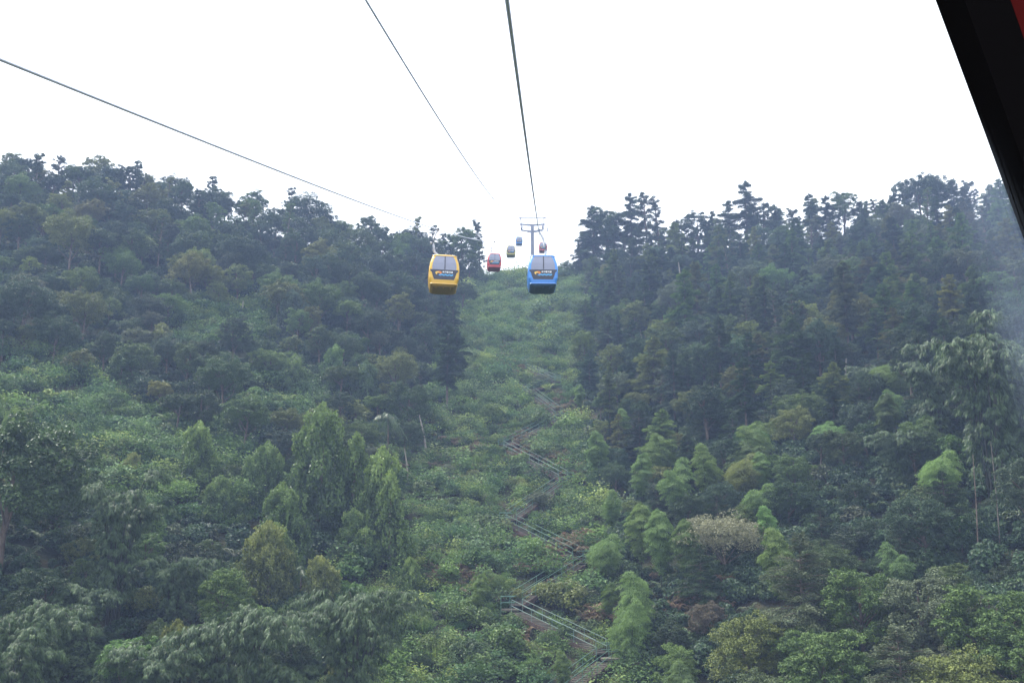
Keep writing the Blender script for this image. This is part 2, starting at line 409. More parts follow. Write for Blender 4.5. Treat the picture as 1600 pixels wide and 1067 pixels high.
place_cabin('R', 222, RED, REDU, 'small reddish cabin hanging right above the roof of the large blue cabin', R(1))

def tower():
    x = (XR0 + XL0) / 2 + SLX * YT; y = YT; zt = rope_z(YT)
    base = gz(x, y)
    root = empty('ropeway_tower', (x, y, base)); tag(root, 'grey steel ropeway tower with two cross arms standing behind the hill crest', 'tower')
    h = zt - base
    g = Geo(); tube(g, [(0, 0, -1), (0, 0, h * .5), (0, 0, h + .6)], [.80, .66, .50], 14); g.obj('mast', M_TGREY, root, True)
    g = Geo(); box(g, (0, 0, -.3), (3, 3, 1.6)); g.obj('footing', M_CONC, root)
    hw = 3.2
    for zz, dz, w, nm in ((.9, .2, 3.75, 'upper_arm'), (-.95, .45, 3.3, 'lower_arm')):
        g = Geo()
        for s in (-1, 1):
            beam(g, (0, 0, h + zz - dz), (s * w * .45, 0, h + zz - dz * .5), .5, .5); beam(g, (s * w * .44, 0, h + zz - dz * .5), (s * w, 0, h + zz + dz * .2), .42, .36)
        g.obj(nm, M_TGREY, root)
    g = Geo(); beam(g, (-4.1, 0, h + 2.9), (4.3, 0, h + 2.9), .2, .2)
    for s in (-1, 1):
        for d in (-.7, .7): beam(g, (s * 3.2, d * .4, h + 1.0), (s * 3.55, d, h + 2.85), .15, .15)
        beam(g, (s * 3.55, -.9, h + 2.9), (s * 3.55, .9, h + 2.9), .10, .10); beam(g, (s * 3.3, 0, h + 2.6), (s * 3.9, 0, h + 3.3), .12, .12)
    g.obj('lifting_frame', M_TGREY, root)
    for s in (-1, 1):
        for d in (-1, 1): g = Geo(); beam(g, (s * 3.0, d * .5, h + .9), (s * 3.0, d * 1.2, h - .2), .25, .25); beam(g, (s * 3.4, d * .5, h + .9), (s * 3.4, d * 1.2, h - .3), .14, .14); beam(g, (s * 2.95, d * .8, h + .3), (s * 3.45, d * .8, h + .3), .2, .2); g.obj('sheave_frame', M_TGREY, root)
        g = Geo(); sl = .32
        beam(g, (s * 3.2, -4.0, h - .2 - 4.0 * sl), (s * 3.2, 4.0, h - .2 + 4.0 * sl), .16, .26); g.obj('rocker_beam', M_TGREY, root)
        for k in range(8):
            yy = -3.7 + k * 1.05; zz = h - .12 + yy * sl - .28
            g = Geo(); tube(g, [(s * 3.2 - .12, yy, zz), (s * 3.2 + .12, yy, zz)], .27, 12); cpt = Geo()
            for e in (-.12, .12): tube(g, [(s * 3.2 + e, yy, zz), (s * 3.2 + e * 1.02, yy, zz)], [.27, .02], 12)
            g.obj('sheave', M_RUBBER, root)
        g = Geo(); beam(g, (s * 4.3, -4, h - 1.2 - 4 * sl), (s * 4.3, 4, h - 1.2 + 4 * sl), .55, .06)
        for yy in (-4, -2, 0, 2, 4): beam(g, (s * 4.55, yy, h - 1.2 + yy * sl), (s * 4.55, yy, h - .1 + yy * sl), .06, .06)
        beam(g, (s * 4.55, -4, h - .1 - 4 * sl), (s * 4.55, 4, h - .1 + 4 * sl), .06, .06); beam(g, (s * 3.3, 0, h - .9), (s * 4.5, 0, h - 1.2), .1, .1)
        g.obj('catwalk', M_TGREY, root)
    g = Geo()
    for s in (-1, 1): beam(g, (s * .22, -.85, 0), (s * .22, -.7, h), .05, .05)
    for k in range(int(h / .4)): beam(g, (-.22, -.85 + .15 * k * .4 / h, k * .4), (.22, -.85 + .15 * k * .4 / h, k * .4), .03, .03)
    g.obj('ladder', M_TGREY, root)
M_TGREY = solid('tower_paint', (.20, .21, .26), .5, .4, noise=.12, scale=1)
M_CONC = solid('concrete', (.32, .31, .29), .85, .2, noise=.2, scale=3)
tower()

M_SEAL = solid('window_seal_black', (.004, .0035, .004), .95, .02)
M_REDM = solid('corner_red_shell', (.07, .005, .005), .8, .05)
M_VEIL, _n, _o = mat('painted_glass_veil')  # pale translucent colour standing in for a bright reflection on the window
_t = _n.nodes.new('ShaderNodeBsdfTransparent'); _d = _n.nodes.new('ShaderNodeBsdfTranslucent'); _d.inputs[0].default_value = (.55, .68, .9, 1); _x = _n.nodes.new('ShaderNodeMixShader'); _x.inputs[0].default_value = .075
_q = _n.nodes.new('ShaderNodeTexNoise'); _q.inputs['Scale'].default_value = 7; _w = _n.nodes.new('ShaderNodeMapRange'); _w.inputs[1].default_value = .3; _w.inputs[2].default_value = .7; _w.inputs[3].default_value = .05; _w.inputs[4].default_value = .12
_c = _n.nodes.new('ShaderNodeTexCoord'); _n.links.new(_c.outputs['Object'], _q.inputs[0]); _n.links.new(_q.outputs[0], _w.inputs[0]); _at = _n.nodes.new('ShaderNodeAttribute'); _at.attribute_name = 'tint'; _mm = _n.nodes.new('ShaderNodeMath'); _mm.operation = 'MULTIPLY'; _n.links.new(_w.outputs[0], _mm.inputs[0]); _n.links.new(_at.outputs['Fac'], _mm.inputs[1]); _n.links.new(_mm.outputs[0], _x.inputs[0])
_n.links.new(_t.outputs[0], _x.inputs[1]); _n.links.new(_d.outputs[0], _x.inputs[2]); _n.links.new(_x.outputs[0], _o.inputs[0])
# our own cabin: the corner of its window close beside the camera
def own_cabin():
    root = empty('own_cabin', (0, 0, 0)); tag(root, 'black window frame and red corner of the cabin the view is taken from', 'gondola')
    def P(px, py, d): return np.array(ray(px, py)) * d
    a = P(1462, -95, .82); b = P(1722, 650, .98)
    ax = nrm((b - a)[None])[0]; lo = b + ax * .5; hi = a - ax * .12
    g = Geo()
    side = nrm(np.cross(ax, [0, 1, 0])[None])[0]
    if side[0] < 0: side = -side
    w = .034
    back = np.array([0, 1.0, 0])
    pts = np.linspace(hi, lo, 9) 
    bow = np.sin(np.linspace(0, math.pi, 9))[:, None] * side * .006
    pts = pts + bow
    def strip(g, off0, off1, d0, d1):
        sec = [(off0, d0), (off1, d0), (off1, d1), (off0, d1)]
        V = np.concatenate([[p + side * s + back * d for s, d in sec] for p in pts])
        n = len(pts); q = []
        for i in range(n - 1):
            for j in range(4): q.append([i * 4 + j, i * 4 + (j + 1) % 4, i * 4 + 4 + (j + 1) % 4, i * 4 + 4 + j])
        q += [[0, 3, 2, 1], [(n - 1) * 4 + k for k in range(4)]]
        g.add(V, q)
    strip(g, 0, w, -.004, .03); g.obj('window_frame', M_SEAL, root)
    g = Geo(); strip(g, w + .0015, w + .25, -.002, .035); o = g.obj('corner_pillar', M_REDM, root)
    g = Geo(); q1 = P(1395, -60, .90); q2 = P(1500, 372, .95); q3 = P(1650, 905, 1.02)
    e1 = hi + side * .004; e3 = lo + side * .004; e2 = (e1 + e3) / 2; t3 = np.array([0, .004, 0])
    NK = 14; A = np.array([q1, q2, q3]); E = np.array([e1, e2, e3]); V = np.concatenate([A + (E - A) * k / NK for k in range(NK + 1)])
    g.add(V, [[3 * k + r, 3 * k + 3 + r, 3 * k + 4 + r, 3 * k + 1 + r] for k in range(NK) for r in (0, 1)], np.repeat([min(1, (k + .5) / 5) for k in range(NK)], 2)); g.obj('window_reflection_veil', M_VEIL, root)  # sheet added to carry the painted reflection, fading out away from the frame
own_cabin()

# ------------------------------------------------------------------ plant meshes
rnd = np.random.RandomState(11)
def rdir(n, up=0.0):
    d = nrm(rnd.normal(size=(n, 3))); d[:, 2] += up; return nrm(d)
def clump_leaves(g, C, rad, per, L, Wd, flat=.75, up=.35, tbase=.5, tvar=.25, droop=0.0, mat=0):
    """C (k,3) clump centres with radii; leaves sit on an uneven shell of each, facing out and up"""
    k = len(C); ci = np.repeat(np.arange(k), per); n = len(ci)
    d = rdir(n, up); lump = 1 + .22 * np.sin(d[:, 0] * 5 + ci) * np.sin(d[:, 1] * 6 + ci * 1.7)
    r = rad[ci] * (.55 + .5 * rnd.rand(n) ** .5) * lump
    P = C[ci] + d * r[:, None] * np.array([1, 1, flat])
    N = nrm(d * .6 + np.array([0, 0, .7]) + rnd.normal(size=(n, 3)) * .45)
    D = nrm(np.cross(N, rnd.normal(size=(n, 3)))); D[:, 2] -= droop; D = nrm(D)
    ct = rnd.rand(k)[ci]
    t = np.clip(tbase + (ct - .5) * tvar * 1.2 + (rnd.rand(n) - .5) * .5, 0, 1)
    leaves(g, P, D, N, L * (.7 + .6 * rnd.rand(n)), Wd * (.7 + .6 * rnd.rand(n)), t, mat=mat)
def limbs(g, base, tips, r0, seed=0):
    for tp in tips:
        mid = (np.array(base) + np.array(tp)) / 2 + rnd.normal(size=3) * .3; mid[2] += .4
        tube(g, [base, mid, tp], [r0, r0 * .6, r0 * .2], 5)

def broadleaf(h=9.0, w=4.0, nl=15000, gap=.25, tall=.62, L=.26, shape='round', sub=7):
    """trunk mesh, crown mesh. crown of a few limbs each carrying clusters of leaf clumps"""
    gt = Geo(); gc = Geo()
    lean = rnd.normal(size=2) * .35
    zc = h * (1 - tall * .5); rz = h * tall * .5
    k = int(26 + w * 5); C = []; tries = 0
    lobes = nrm(rnd.normal(size=(6, 3))); 
    while len(C) < k and tries < 3000:
        tries += 1
        d = nrm(rnd.normal(size=3)[None])[0]
        if d[2] < -.75: continue
        bulge = .72 + .42 * max(0, (lobes @ d).max()) ** 3
        rr_ = rnd.uniform(.55, 1.0) * bulge
        p = np.array([d[0] * w * .5 * rr_ * 1.0 + lean[0], d[1] * w * .5 * rr_ + lean[1], zc + d[2] * rz * rr_])
        if shape == 'umbrella' and d[2] < -.1: continue
        if all(np.linalg.norm(p - c) > w * .115 for c in C): C.append(p)
    C = np.array(C); rad = rnd.uniform(.55, 1.0, len(C)) * w * .13
    # second level: small tufts around each clump
    ci = np.repeat(np.arange(len(C)), sub); dd = rdir(len(ci), .35)
    C2 = C[ci] + dd * rad[ci][:, None] * np.array([1.05, 1.05, .7]); r2 = rad[ci] * rnd.uniform(.38, .62, len(ci))
    per = max(6, nl // len(C2)); clump_leaves(gc, C2, r2, per, L, L * .55, .7, .45)
    tube(gt, [(0, 0, -.8), (lean[0] * .3, lean[1] * .3, h * .3), (lean[0], lean[1], h * .62), (lean[0] * 1.2, lean[1] * 1.2, h * .8)], [h * .026, h * .020, h * .013, h * .006], 7)
    for c in C[rnd.permutation(len(C))[:11]]:
        z0 = min(h * .62, max(h * .25, c[2] - w * .35)); f = z0 / (h * .62)
        limbs(gt, (lean[0] * f, lean[1] * f, z0), [c], h * .009)
    return gt, gc
def conifer(h=13.0, w=4.2, nl=14000, bare=.22, L=.34, irregular=.3):
    gt = Geo(); gc = Geo(); P = []; N = []; D = []; T = []
    tube(gt, [(0, 0, -.8), (.1, .05, h * .5), (0, 0, h * .97)], [h * .016, h * .011, .02], 7)
    z = h * bare; br = []
    while z < h * .985:
        f = (z - h * bare) / (h * (1 - bare)); ln = w * .5 * ((1 - f ** 2.1) ** .85) * (.55 + .45 * min(1, f * 5 + .3)) * (1 + .18 * math.sin(z * 2.1)) + .10
        for b in range(rnd.randint(4, 7)):
            a = rnd.rand() * 6.28; l = ln * rnd.uniform(1 - irregular, 1 + irregular * .6); rise = -.10 + .5 * f + rnd.uniform(-.1, .1)
            br.append((z + rnd.uniform(-.15, .15), a, l, rise))
        z += rnd.uniform(.34, .60) * (h / 13)
    tot = sum(b[2] ** 1.4 + .15 for b in br)
    for (z, a, l, rise) in br:
        n = int(nl * (l ** 1.4 + .15) / tot) + 6; u = rnd.rand(n) ** .6
        wd = (.16 + .26 * l * .5) * (1 - .45 * u)
        lat = rnd.normal(size=n) * wd; dr = -.16 * u ** 2 * l
        ca, sa = math.cos(a), math.sin(a); e = u * l
        x = ca * e - sa * lat; y = sa * e + ca * lat; zz = z + rise * e + dr + rnd.normal(size=n) * .10 - np.abs(lat) * .25
        P.append(np.stack([x, y, zz], 1)); 
        out = np.stack([ca - sa * np.sign(lat) * .7, sa + ca * np.sign(lat) * .7, np.full(n, rise - .1)], 1) + rnd.normal(size=(n, 3)) * .25
        D.append(out); N.append(np.array([0, 0, 1.0]) + rnd.normal(size=(n, 3)) * .35)
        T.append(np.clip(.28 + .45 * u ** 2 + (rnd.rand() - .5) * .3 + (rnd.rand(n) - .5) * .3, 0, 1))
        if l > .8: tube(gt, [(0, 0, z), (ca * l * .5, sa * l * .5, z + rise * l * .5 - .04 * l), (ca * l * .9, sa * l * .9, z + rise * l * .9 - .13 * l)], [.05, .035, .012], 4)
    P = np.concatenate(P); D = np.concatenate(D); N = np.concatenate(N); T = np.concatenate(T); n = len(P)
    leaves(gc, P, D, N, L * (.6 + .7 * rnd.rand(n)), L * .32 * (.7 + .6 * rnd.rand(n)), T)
    return gt, gc
def plume_bamboo(h=8.0, w=3.4, nl=13000, culms=3, L=.24):
    """feathery bamboo: each culm arches over and carries drooping tiers of fine leaves"""
    gt = Geo(); gc = Geo()
    for c in range(culms):
        hh = h * (1 if c == 0 else rnd.uniform(.68, .9)); a0 = rnd.rand() * 6.28; off = 0 if c == 0 else w * .34
        bx, by = off * math.cos(a0), off * math.sin(a0); la = rnd.rand() * 6.28; ln = w * rnd.uniform(.12, .3)
        s = np.linspace(0, 1, 12); lean = ln * s ** 2.6; z = hh * (s - .10 * s ** 5)
        K = np.stack([bx + lean * math.cos(la), by + lean * math.sin(la), z], 1)
        tube(gt, K, .05 * (1 - s * .8) + .006, 5)
        z_t = .25; tiers = []
        while z_t < 1.0:
            rad = w * .42 * (max(0.06, math.sin(math.pi * min(1, (1.04 - z_t) / .80)) ** .6)) * (1 if z_t < .8 else .8)
            for b in range(rnd.randint(4, 7)): tiers.append((z_t, rnd.rand() * 6.28, rad * rnd.uniform(.6, 1.15)))
            z_t += rnd.uniform(.028, .045)
        tot = sum(t[2] ** 1.3 for t in tiers)
        for (zt, a, l) in tiers:
            n = int(nl / culms * l ** 1.3 / tot) + 5; u = rnd.rand(n) ** .55; e = u * l
            i = zt * 11; i0 = min(10, int(i)); B = K[i0] + (K[i0 + 1] - K[i0]) * (i - i0)
            lat = rnd.normal(size=n) * (.14 + .16 * l) * (1 - .3 * u)
            zz = B[2] + .38 * e - .42 * e ** 2 / max(l, .4) * 1.35 + rnd.normal(size=n) * .07 - .25 * np.abs(lat)
            P = np.stack([B[0] + math.cos(a) * e - math.sin(a) * lat, B[1] + math.sin(a) * e + math.cos(a) * lat, zz], 1)
            Dv = np.stack([math.cos(a) + rnd.normal(size=n) * .5, math.sin(a) + rnd.normal(size=n) * .5, -.55 + rnd.normal(size=n) * .25], 1)
            Nv = np.array([math.cos(a) * .25, math.sin(a) * .25, 1.0]) + rnd.normal(size=(n, 3)) * .35
            leaves(gc, P, Dv, Nv, L * (.6 + .7 * rnd.rand(n)), L * .24 * np.ones(n), np.clip(.30 + .40 * u + .25 * (zt - .5) + (rnd.rand(n) - .5) * .3, 0, 1))
    return gt, gc
def big_bamboo(h=9.0, w=8.0, nl=16000, culms=11, L=.35, start=.35):
    """large-leaved clumping bamboo: culms arch outwards, twigs hang with fans of long drooping leaves"""
    gt = Geo(); gc = Geo(); fans = []
    for c in range(culms):
        a = c / culms * 6.28 + rnd.uniform(-.3, .3); reach = w * .5 * rnd.uniform(.35, 1.0); hh = h * rnd.uniform(.72, 1.0)
        s = np.linspace(0, 1, 14); rad = reach * s ** 1.8; z = hh * (np.sin(s * 1.9) / math.sin(1.57)) * .98
        K = np.stack([.4 * math.cos(a) + rad * math.cos(a), .4 * math.sin(a) + rad * math.sin(a), z], 1)
        tube(gt, K, .055 * (1 - s * .85) + .006, 5)
        for b in range(26):
            t = start + (1 - start) * rnd.rand() ** .85; i = t * 13; i0 = min(12, int(i)); B = K[i0] + (K[i0 + 1] - K[i0]) * (i - i0)
            ba = a + rnd.normal() * 1.3; bl = rnd.uniform(.4, 1.7) * (w / 8)
            n = 6
            for q in range(n):
                u = (q + rnd.rand()) / n * bl
                fans.append((B[0] + math.cos(ba) * u + rnd.normal() * .12, B[1] + math.sin(ba) * u + rnd.normal() * .12, B[2] + .25 * u - .45 * u * u + rnd.normal() * .1, ba, rnd.rand()))
            if b % 4 == 0: tube(gt, [B, B + np.array([math.cos(ba) * bl * .6, math.sin(ba) * bl * .6, -.05])], [.012, .004], 3)
    fans = np.array(fans); per = max(4, nl // len(fans)); n = len(fans) * per
    f = np.repeat(fans, per, 0); sp = rnd.normal(size=n) * .75
    aa = f[:, 3] + sp; dn = .75 + .5 * rnd.rand(n)
    D = nrm(np.stack([np.cos(aa), np.sin(aa), -dn * (.6 + .5 * np.abs(sp))], 1))
    ll = L * (.6 + .6 * rnd.rand(n)); N = np.stack([np.cos(aa) * .7, np.sin(aa) * .7, np.full(n, .8)], 1) + rnd.normal(size=(n, 3)) * .25
    P = f[:, :3] + D * ll[:, None] * .55 + rnd.normal(size=(n, 3)) * .05
    leaves(gc, P, D, N, ll, ll * .15, np.clip(.2 + .5 * f[:, 4] + (rnd.rand(n) - .5) * .35, 0, 1), fold=.18)
    return gt, gc
def vine_tree(h=8.0, w=3.6, nl=14000, spikes=3, L=.24):
    """tree buried under creepers: tapering draped columns, lighter at the tips"""
    gt = Geo(); gc = Geo(); C = []; rads = []
    cols = [(0, 0, h, w * .5)] + [(rnd.normal() * w * .28, rnd.normal() * w * .28, h * rnd.uniform(.5, .85), w * rnd.uniform(.28, .42)) for _ in range(spikes - 1)]
    P = []; N = []; T = []
    tot = sum(c[2] * c[3] for c in cols)
    for (cx, cy, ch, cr) in cols:
        n = int(nl * ch * cr / tot); u = rnd.rand(n) ** 1.15; th = rnd.rand(n) * 6.28
        ph = rnd.rand(4) * 6.28
        lump = 1 + .24 * np.sin(th * 3 + u * 9 + ph[0]) + .22 * np.sin(th * 4 - u * 17 + ph[1]) + .10 * np.sin(th * 9 + u * 31 + ph[2])
        prof = (1 - u) ** .62 * .85 + .16 * (u < .93) + .06 * np.sin(u * 20 + ph[3]); prof = np.clip(prof, .05, None)
        knob = np.exp(-((u - .93) / .05) ** 2) * .14
        r = cr * (prof + knob) * lump * (.82 + .2 * rnd.rand(n))
        lx = cx + .10 * ch * np.sin(u * 2.2 + ph[0]) * .6
        P.append(np.stack([lx + r * np.cos(th), cy + r * np.sin(th), u * ch + rnd.normal(size=n) * .12], 1))
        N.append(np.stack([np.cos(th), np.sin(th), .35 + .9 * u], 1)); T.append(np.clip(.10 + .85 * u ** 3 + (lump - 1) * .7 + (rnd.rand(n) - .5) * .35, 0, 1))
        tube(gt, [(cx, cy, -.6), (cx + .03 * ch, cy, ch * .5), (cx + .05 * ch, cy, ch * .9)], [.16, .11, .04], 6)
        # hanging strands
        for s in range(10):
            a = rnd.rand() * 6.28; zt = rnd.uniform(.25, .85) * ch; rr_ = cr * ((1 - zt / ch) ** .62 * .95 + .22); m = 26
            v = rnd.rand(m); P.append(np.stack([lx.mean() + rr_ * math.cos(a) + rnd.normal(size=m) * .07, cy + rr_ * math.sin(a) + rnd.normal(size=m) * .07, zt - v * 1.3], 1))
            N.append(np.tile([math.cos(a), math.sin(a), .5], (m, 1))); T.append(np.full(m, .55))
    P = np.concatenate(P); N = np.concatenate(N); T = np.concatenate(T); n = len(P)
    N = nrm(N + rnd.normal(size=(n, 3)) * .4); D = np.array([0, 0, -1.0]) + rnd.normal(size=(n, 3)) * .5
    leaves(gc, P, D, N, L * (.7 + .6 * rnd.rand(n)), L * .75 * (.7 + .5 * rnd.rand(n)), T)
    return gt, gc
def sparse_tree(h=12, w=3.5, nl=5000, L=.26):
    """slender open tree: visible limbs with separate leaf tufts"""
    gt = Geo(); gc = Geo(); lean = rnd.normal(size=2) * .4
    tube(gt, [(0, 0, -.8), (lean[0] * .4, lean[1] * .4, h * .5), (lean[0], lean[1], h * .97)], [.22, .15, .06], 6)
    C = []
    for b in range(46):
        f = rnd.uniform(.3, 1.0); a = rnd.rand() * 6.28; l = w * .5 * rnd.uniform(.5, 1.1) * (1.25 - f * .8); z0 = h * f
        tip = np.array([lean[0] * f + math.cos(a) * l, lean[1] * f + math.sin(a) * l, z0 + .35 * l]); C.append(tip)
        C.append(tip * .6 + np.array([lean[0] * f, lean[1] * f, z0]) * .4 + rnd.normal(size=3) * .15)
        tube(gt, [(lean[0] * f, lean[1] * f, z0 - .15), tip], [.07, .03], 4)
    C = np.array(C); clump_leaves(gc, C, rnd.uniform(.22, .48, len(C)), nl // len(C), L, L * .5, .6, .3, tbase=.4)
    return gt, gc
def bush(w=2.0, h=1.5, nl=1600, L=.2, droop=0.3, fine=False):
    g = Geo(); k = 12; a = rnd.rand(k) * 6.28; r = rnd.rand(k) ** .6 * w * .36
    C = np.stack([np.cos(a) * r, np.sin(a) * r, h * (.30 + .42 * rnd.rand(k)) * (1.1 - r / w)], 1)
    clump_leaves(g, C, rnd.uniform(.6, 1, k) * w * .24, nl // k, L, L * (.22 if fine else .6), .85, .35, droop=droop)
    return g
def fern(w=1.6, fr=12, L=.28):
    g = Geo()
    for i in range(fr):
        a = i / fr * 6.28 + rnd.uniform(-.3, .3); l = w * .5 * rnd.uniform(.7, 1.1); m = 14; u = np.linspace(.12, 1, m)
        for s in (-1, 1):
            x = np.cos(a) * u * l; y = np.sin(a) * u * l; z = .75 * l * np.sin(u * 2.3) + .1
            ld = np.stack([np.full(m, -math.sin(a) * s + .5 * math.cos(a)), np.full(m, math.cos(a) * s + .5 * math.sin(a)), np.full(m, -.35)], 1)
            ll = L * (1.05 - u) + .05; P = np.stack([x, y, z], 1) + nrm(ld) * ll[:, None] * .5
            leaves(g, P, ld, np.tile([0, 0, 1.0], (m, 1)) + rnd.normal(size=(m, 3)) * .2, ll, ll * .34, np.clip(.4 + .3 * u + (rnd.rand(m) - .5) * .3, 0, 1))
    return g
def frond_palm(h=5.0, fr=13, fl=3.0):
    gt = Geo(); tube(gt, [(0, 0, -.5), (.1, 0, h * .5), (0, 0, h)], [.14, .11, .10], 7); out = []
    for i in range(fr):
        g = Geo(); a = i / fr * 6.28 + rnd.uniform(-.2, .2); up = rnd.uniform(.35, 1.5) if i % 3 else rnd.uniform(-.7, .1); l = fl * rnd.uniform(.8, 1.05)
        s = np.linspace(0, 1, 24); x = l * s * math.cos(min(up, 1.2)) * (1 - .10 * s); z = h + l * s * math.sin(up) * .9 - l * .75 * s ** 2.2
        K = np.stack([x * math.cos(a), x * math.sin(a), z], 1); tube(g, K, .035 * (1 - s * .8), 4, .6)
        for sd_ in (-1, 1):
            m = 22; D = np.tile([-math.sin(a) * sd_ + .35 * math.cos(a), math.cos(a) * sd_ + .35 * math.sin(a), -.95], (m, 1)) + rnd.normal(size=(m, 3)) * .12
            ll = .85 * np.sin(np.linspace(.35, 2.9, m)) + .15
            leaves(g, K[2:] + nrm(D) * ll[:, None] * .5, D, np.tile([math.cos(a) * .3, math.sin(a) * .3, 1.0], (m, 1)), ll, .07, np.clip(.5 + rnd.normal(size=m) * .15, 0, 1))
        out.append(g)
    return gt, out

def bake(kind, gens, mb, mc):
    out = []
    for gt, gc in gens:
        out.append((gt.mesh(kind + '_trunk', mb, True), gc.mesh(kind + '_crown', mc)))
    return out
V = {}
V['broad'] = bake('broad', [broadleaf(9, 7.0, 24000, L=.2), broadleaf(8, 6.4, 20000, shape='umbrella', L=.2, sub=5), broadleaf(10.5, 6.2, 24000, tall=.72, L=.2), broadleaf(7, 7.6, 24000, tall=.7, L=.2, sub=5), broadleaf(8.5, 5.6, 20000, tall=.75, L=.2), broadleaf(9.5, 8.0, 26000, tall=.6, L=.2, sub=9)], M_BARK, M_LEAF)
V['low'] = bake('low', [broadleaf(4.2, 5.0, 9000, tall=.88, L=.22), broadleaf(5.0, 4.4, 9000, tall=.9, L=.22), broadleaf(3.6, 4.8, 9000, tall=.9, L=.20)], M_BARK, M_LEAF)
V['conifer'] = bake('conifer', [conifer(13, 5.4, 20000, irregular=.5), conifer(11, 5.0, 18000, .3, irregular=.55), conifer(14, 5.2, 20000, .35, irregular=.6), conifer(10, 5.8, 20000, .15, irregular=.5), conifer(12, 4.2, 16000, .25, irregular=.6)], M_BARK, M_NEEDLE)
V['plume'] = bake('plume', [plume_bamboo(8, 4.4, 16000, 3), plume_bamboo(9, 4.0, 14000, 2), plume_bamboo(7, 5.0, 17000, 4), plume_bamboo(8.5, 3.6, 12000, 1)], M_CULM, M_BAMB)
V['bigb'] = bake('bigb', [big_bamboo(9, 9, 44000, 17, start=.12), big_bamboo(8, 8, 40000, 16, start=.1), big_bamboo(11, 5.8, 42000, 13, start=.12)], M_CULM, M_BIGB)
V['vine'] = bake('vine', [vine_tree(9, 4.4, 16000, 3), vine_tree(7.5, 4.2, 15000, 2), vine_tree(8, 5.4, 17000, 4), vine_tree(6, 4.6, 13000, 3)], M_BARK, M_VINE)
V['sparse'] = bake('sparse', [sparse_tree(12, 4.4, 11000, .2), sparse_tree(13, 3.4, 8000, .2), sparse_tree(10, 5.0, 12000, .2)], M_BARK, M_LEAF)
V['cream'] = bake('cream', [broadleaf(5.5, 8.5, 12000, tall=.6, L=.2, sub=9)], M_BARK, M_LEAF)
V['cedar'] = bake('cedar', [broadleaf(9, 6.4, 24000, tall=.85, L=.20, sub=9), broadleaf(8, 7.0, 24000, tall=.85, L=.20, sub=9), conifer(9.5, 6.6, 24000, .1, L=.26, irregular=.5)], M_BARK, M_NEEDLE)

# colour families (linear albedo)
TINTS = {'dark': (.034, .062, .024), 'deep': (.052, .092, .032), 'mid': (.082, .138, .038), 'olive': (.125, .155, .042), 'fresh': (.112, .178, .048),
         'lime': (.130, .190, .050), 'blue': (.046, .080, .040), 'grey': (.092, .118, .062), 'brown': (.105, .090, .055), 'cream': (.21, .215, .125), 'bamboo': (.115, .195, .060), 'silver': (.072, .118, .050), 'dull': (.05, .075, .04)}
TWORD = {'dark': 'dark green', 'deep': 'deep green', 'mid': 'mid green', 'olive': 'olive green', 'fresh': 'fresh green', 'lime': 'yellow green', 'blue': 'bluish green', 'grey': 'greyish green', 'brown': 'brownish', 'cream': 'pale cream flowering', 'bamboo': 'soft light green', 'silver': 'silvery green', 'dull': 'dull green'}
NAME = {'broad': 'broadleaf_tree', 'low': 'low_tree', 'conifer': 'conifer_tree', 'plume': 'bamboo_plume', 'bigb': 'bamboo_clump', 'vine': 'vine_covered_tree', 'sparse': 'slender_tree', 'cedar': 'bushy_tree', 'cream': 'flowering_tree'}
PLANTS = []
def plant(kind, x, y, tint, s=1.0, label=None, vi=None, rz=None, jit=True, lean=0.0):
    v = V[kind]; vi = rnd.randint(len(v)) if vi is None else vi
    r = empty(NAME[kind], (x, y, gz(x, y) - .15), rnd.rand() * 6.28 if rz is None else rz, (s, s, s * rnd.uniform(.92, 1.08)))
    if lean: r.rotation_euler[0] = lean
    t = link(bpy.data.objects.new('trunk' if kind not in ('plume', 'bigb') else 'culms', v[vi][0]), r)
    c = link(bpy.data.objects.new('crown', v[vi][1]), r)
    col = np.array(TINTS[tint]) * (rnd.uniform(.70, 1.25) if jit else 1) * (1 + rnd.normal(size=3) * (.06 if jit else 0))
    c.color = (*col, 1); t.color = (1, 1, 1, 1)
    PLANTS.append((r, c, kind, tint, label)); return r
def hgt(kind): return {'broad': 9, 'low': 4, 'conifer': 12, 'plume': 8, 'bigb': 9, 'vine': 7.5, 'sparse': 12, 'cedar': 9, 'cream': 5.5}[kind]
TAKEN = []
def hero(kind, px, py, tint, s=1.0, label=None, vi=None, rz=None, top=True, rad=None, lean=0.0):
    """place so that the crown top (or middle) shows at photo pixel px,py"""
    h = hgt(kind) * s * (.97 if top else .6)
    x, y, z = at(px, py, h)
    TAKEN.append((x, y, (rad if rad is not None else 2.4 * s)))
    return plant(kind, x, y, tint, s, label, vi, rz, False, lean)

def sky_hero(kind, px, py, tint, label=None, vi=None, smax=1.9):
    """a tree on the crest whose top stands against the sky at that place"""
    d = ray(px, py); best = None
    for y in range(150, 275, 3):
        x = d[0] / d[1] * y; yc = 250 - .42 * max(0, -x) - .06 * max(0, x)
        if y > yc - 2: break
        best = (x, y)
    x, y = best; need = d[2] / d[1] * y - gz(x, y); s = min(smax, max(.4, need / (hgt(kind) * .98)))
    TAKEN.append((x, y, 2.0 * s)); return plant(kind, x, y, tint, s, label, vi, None, False)
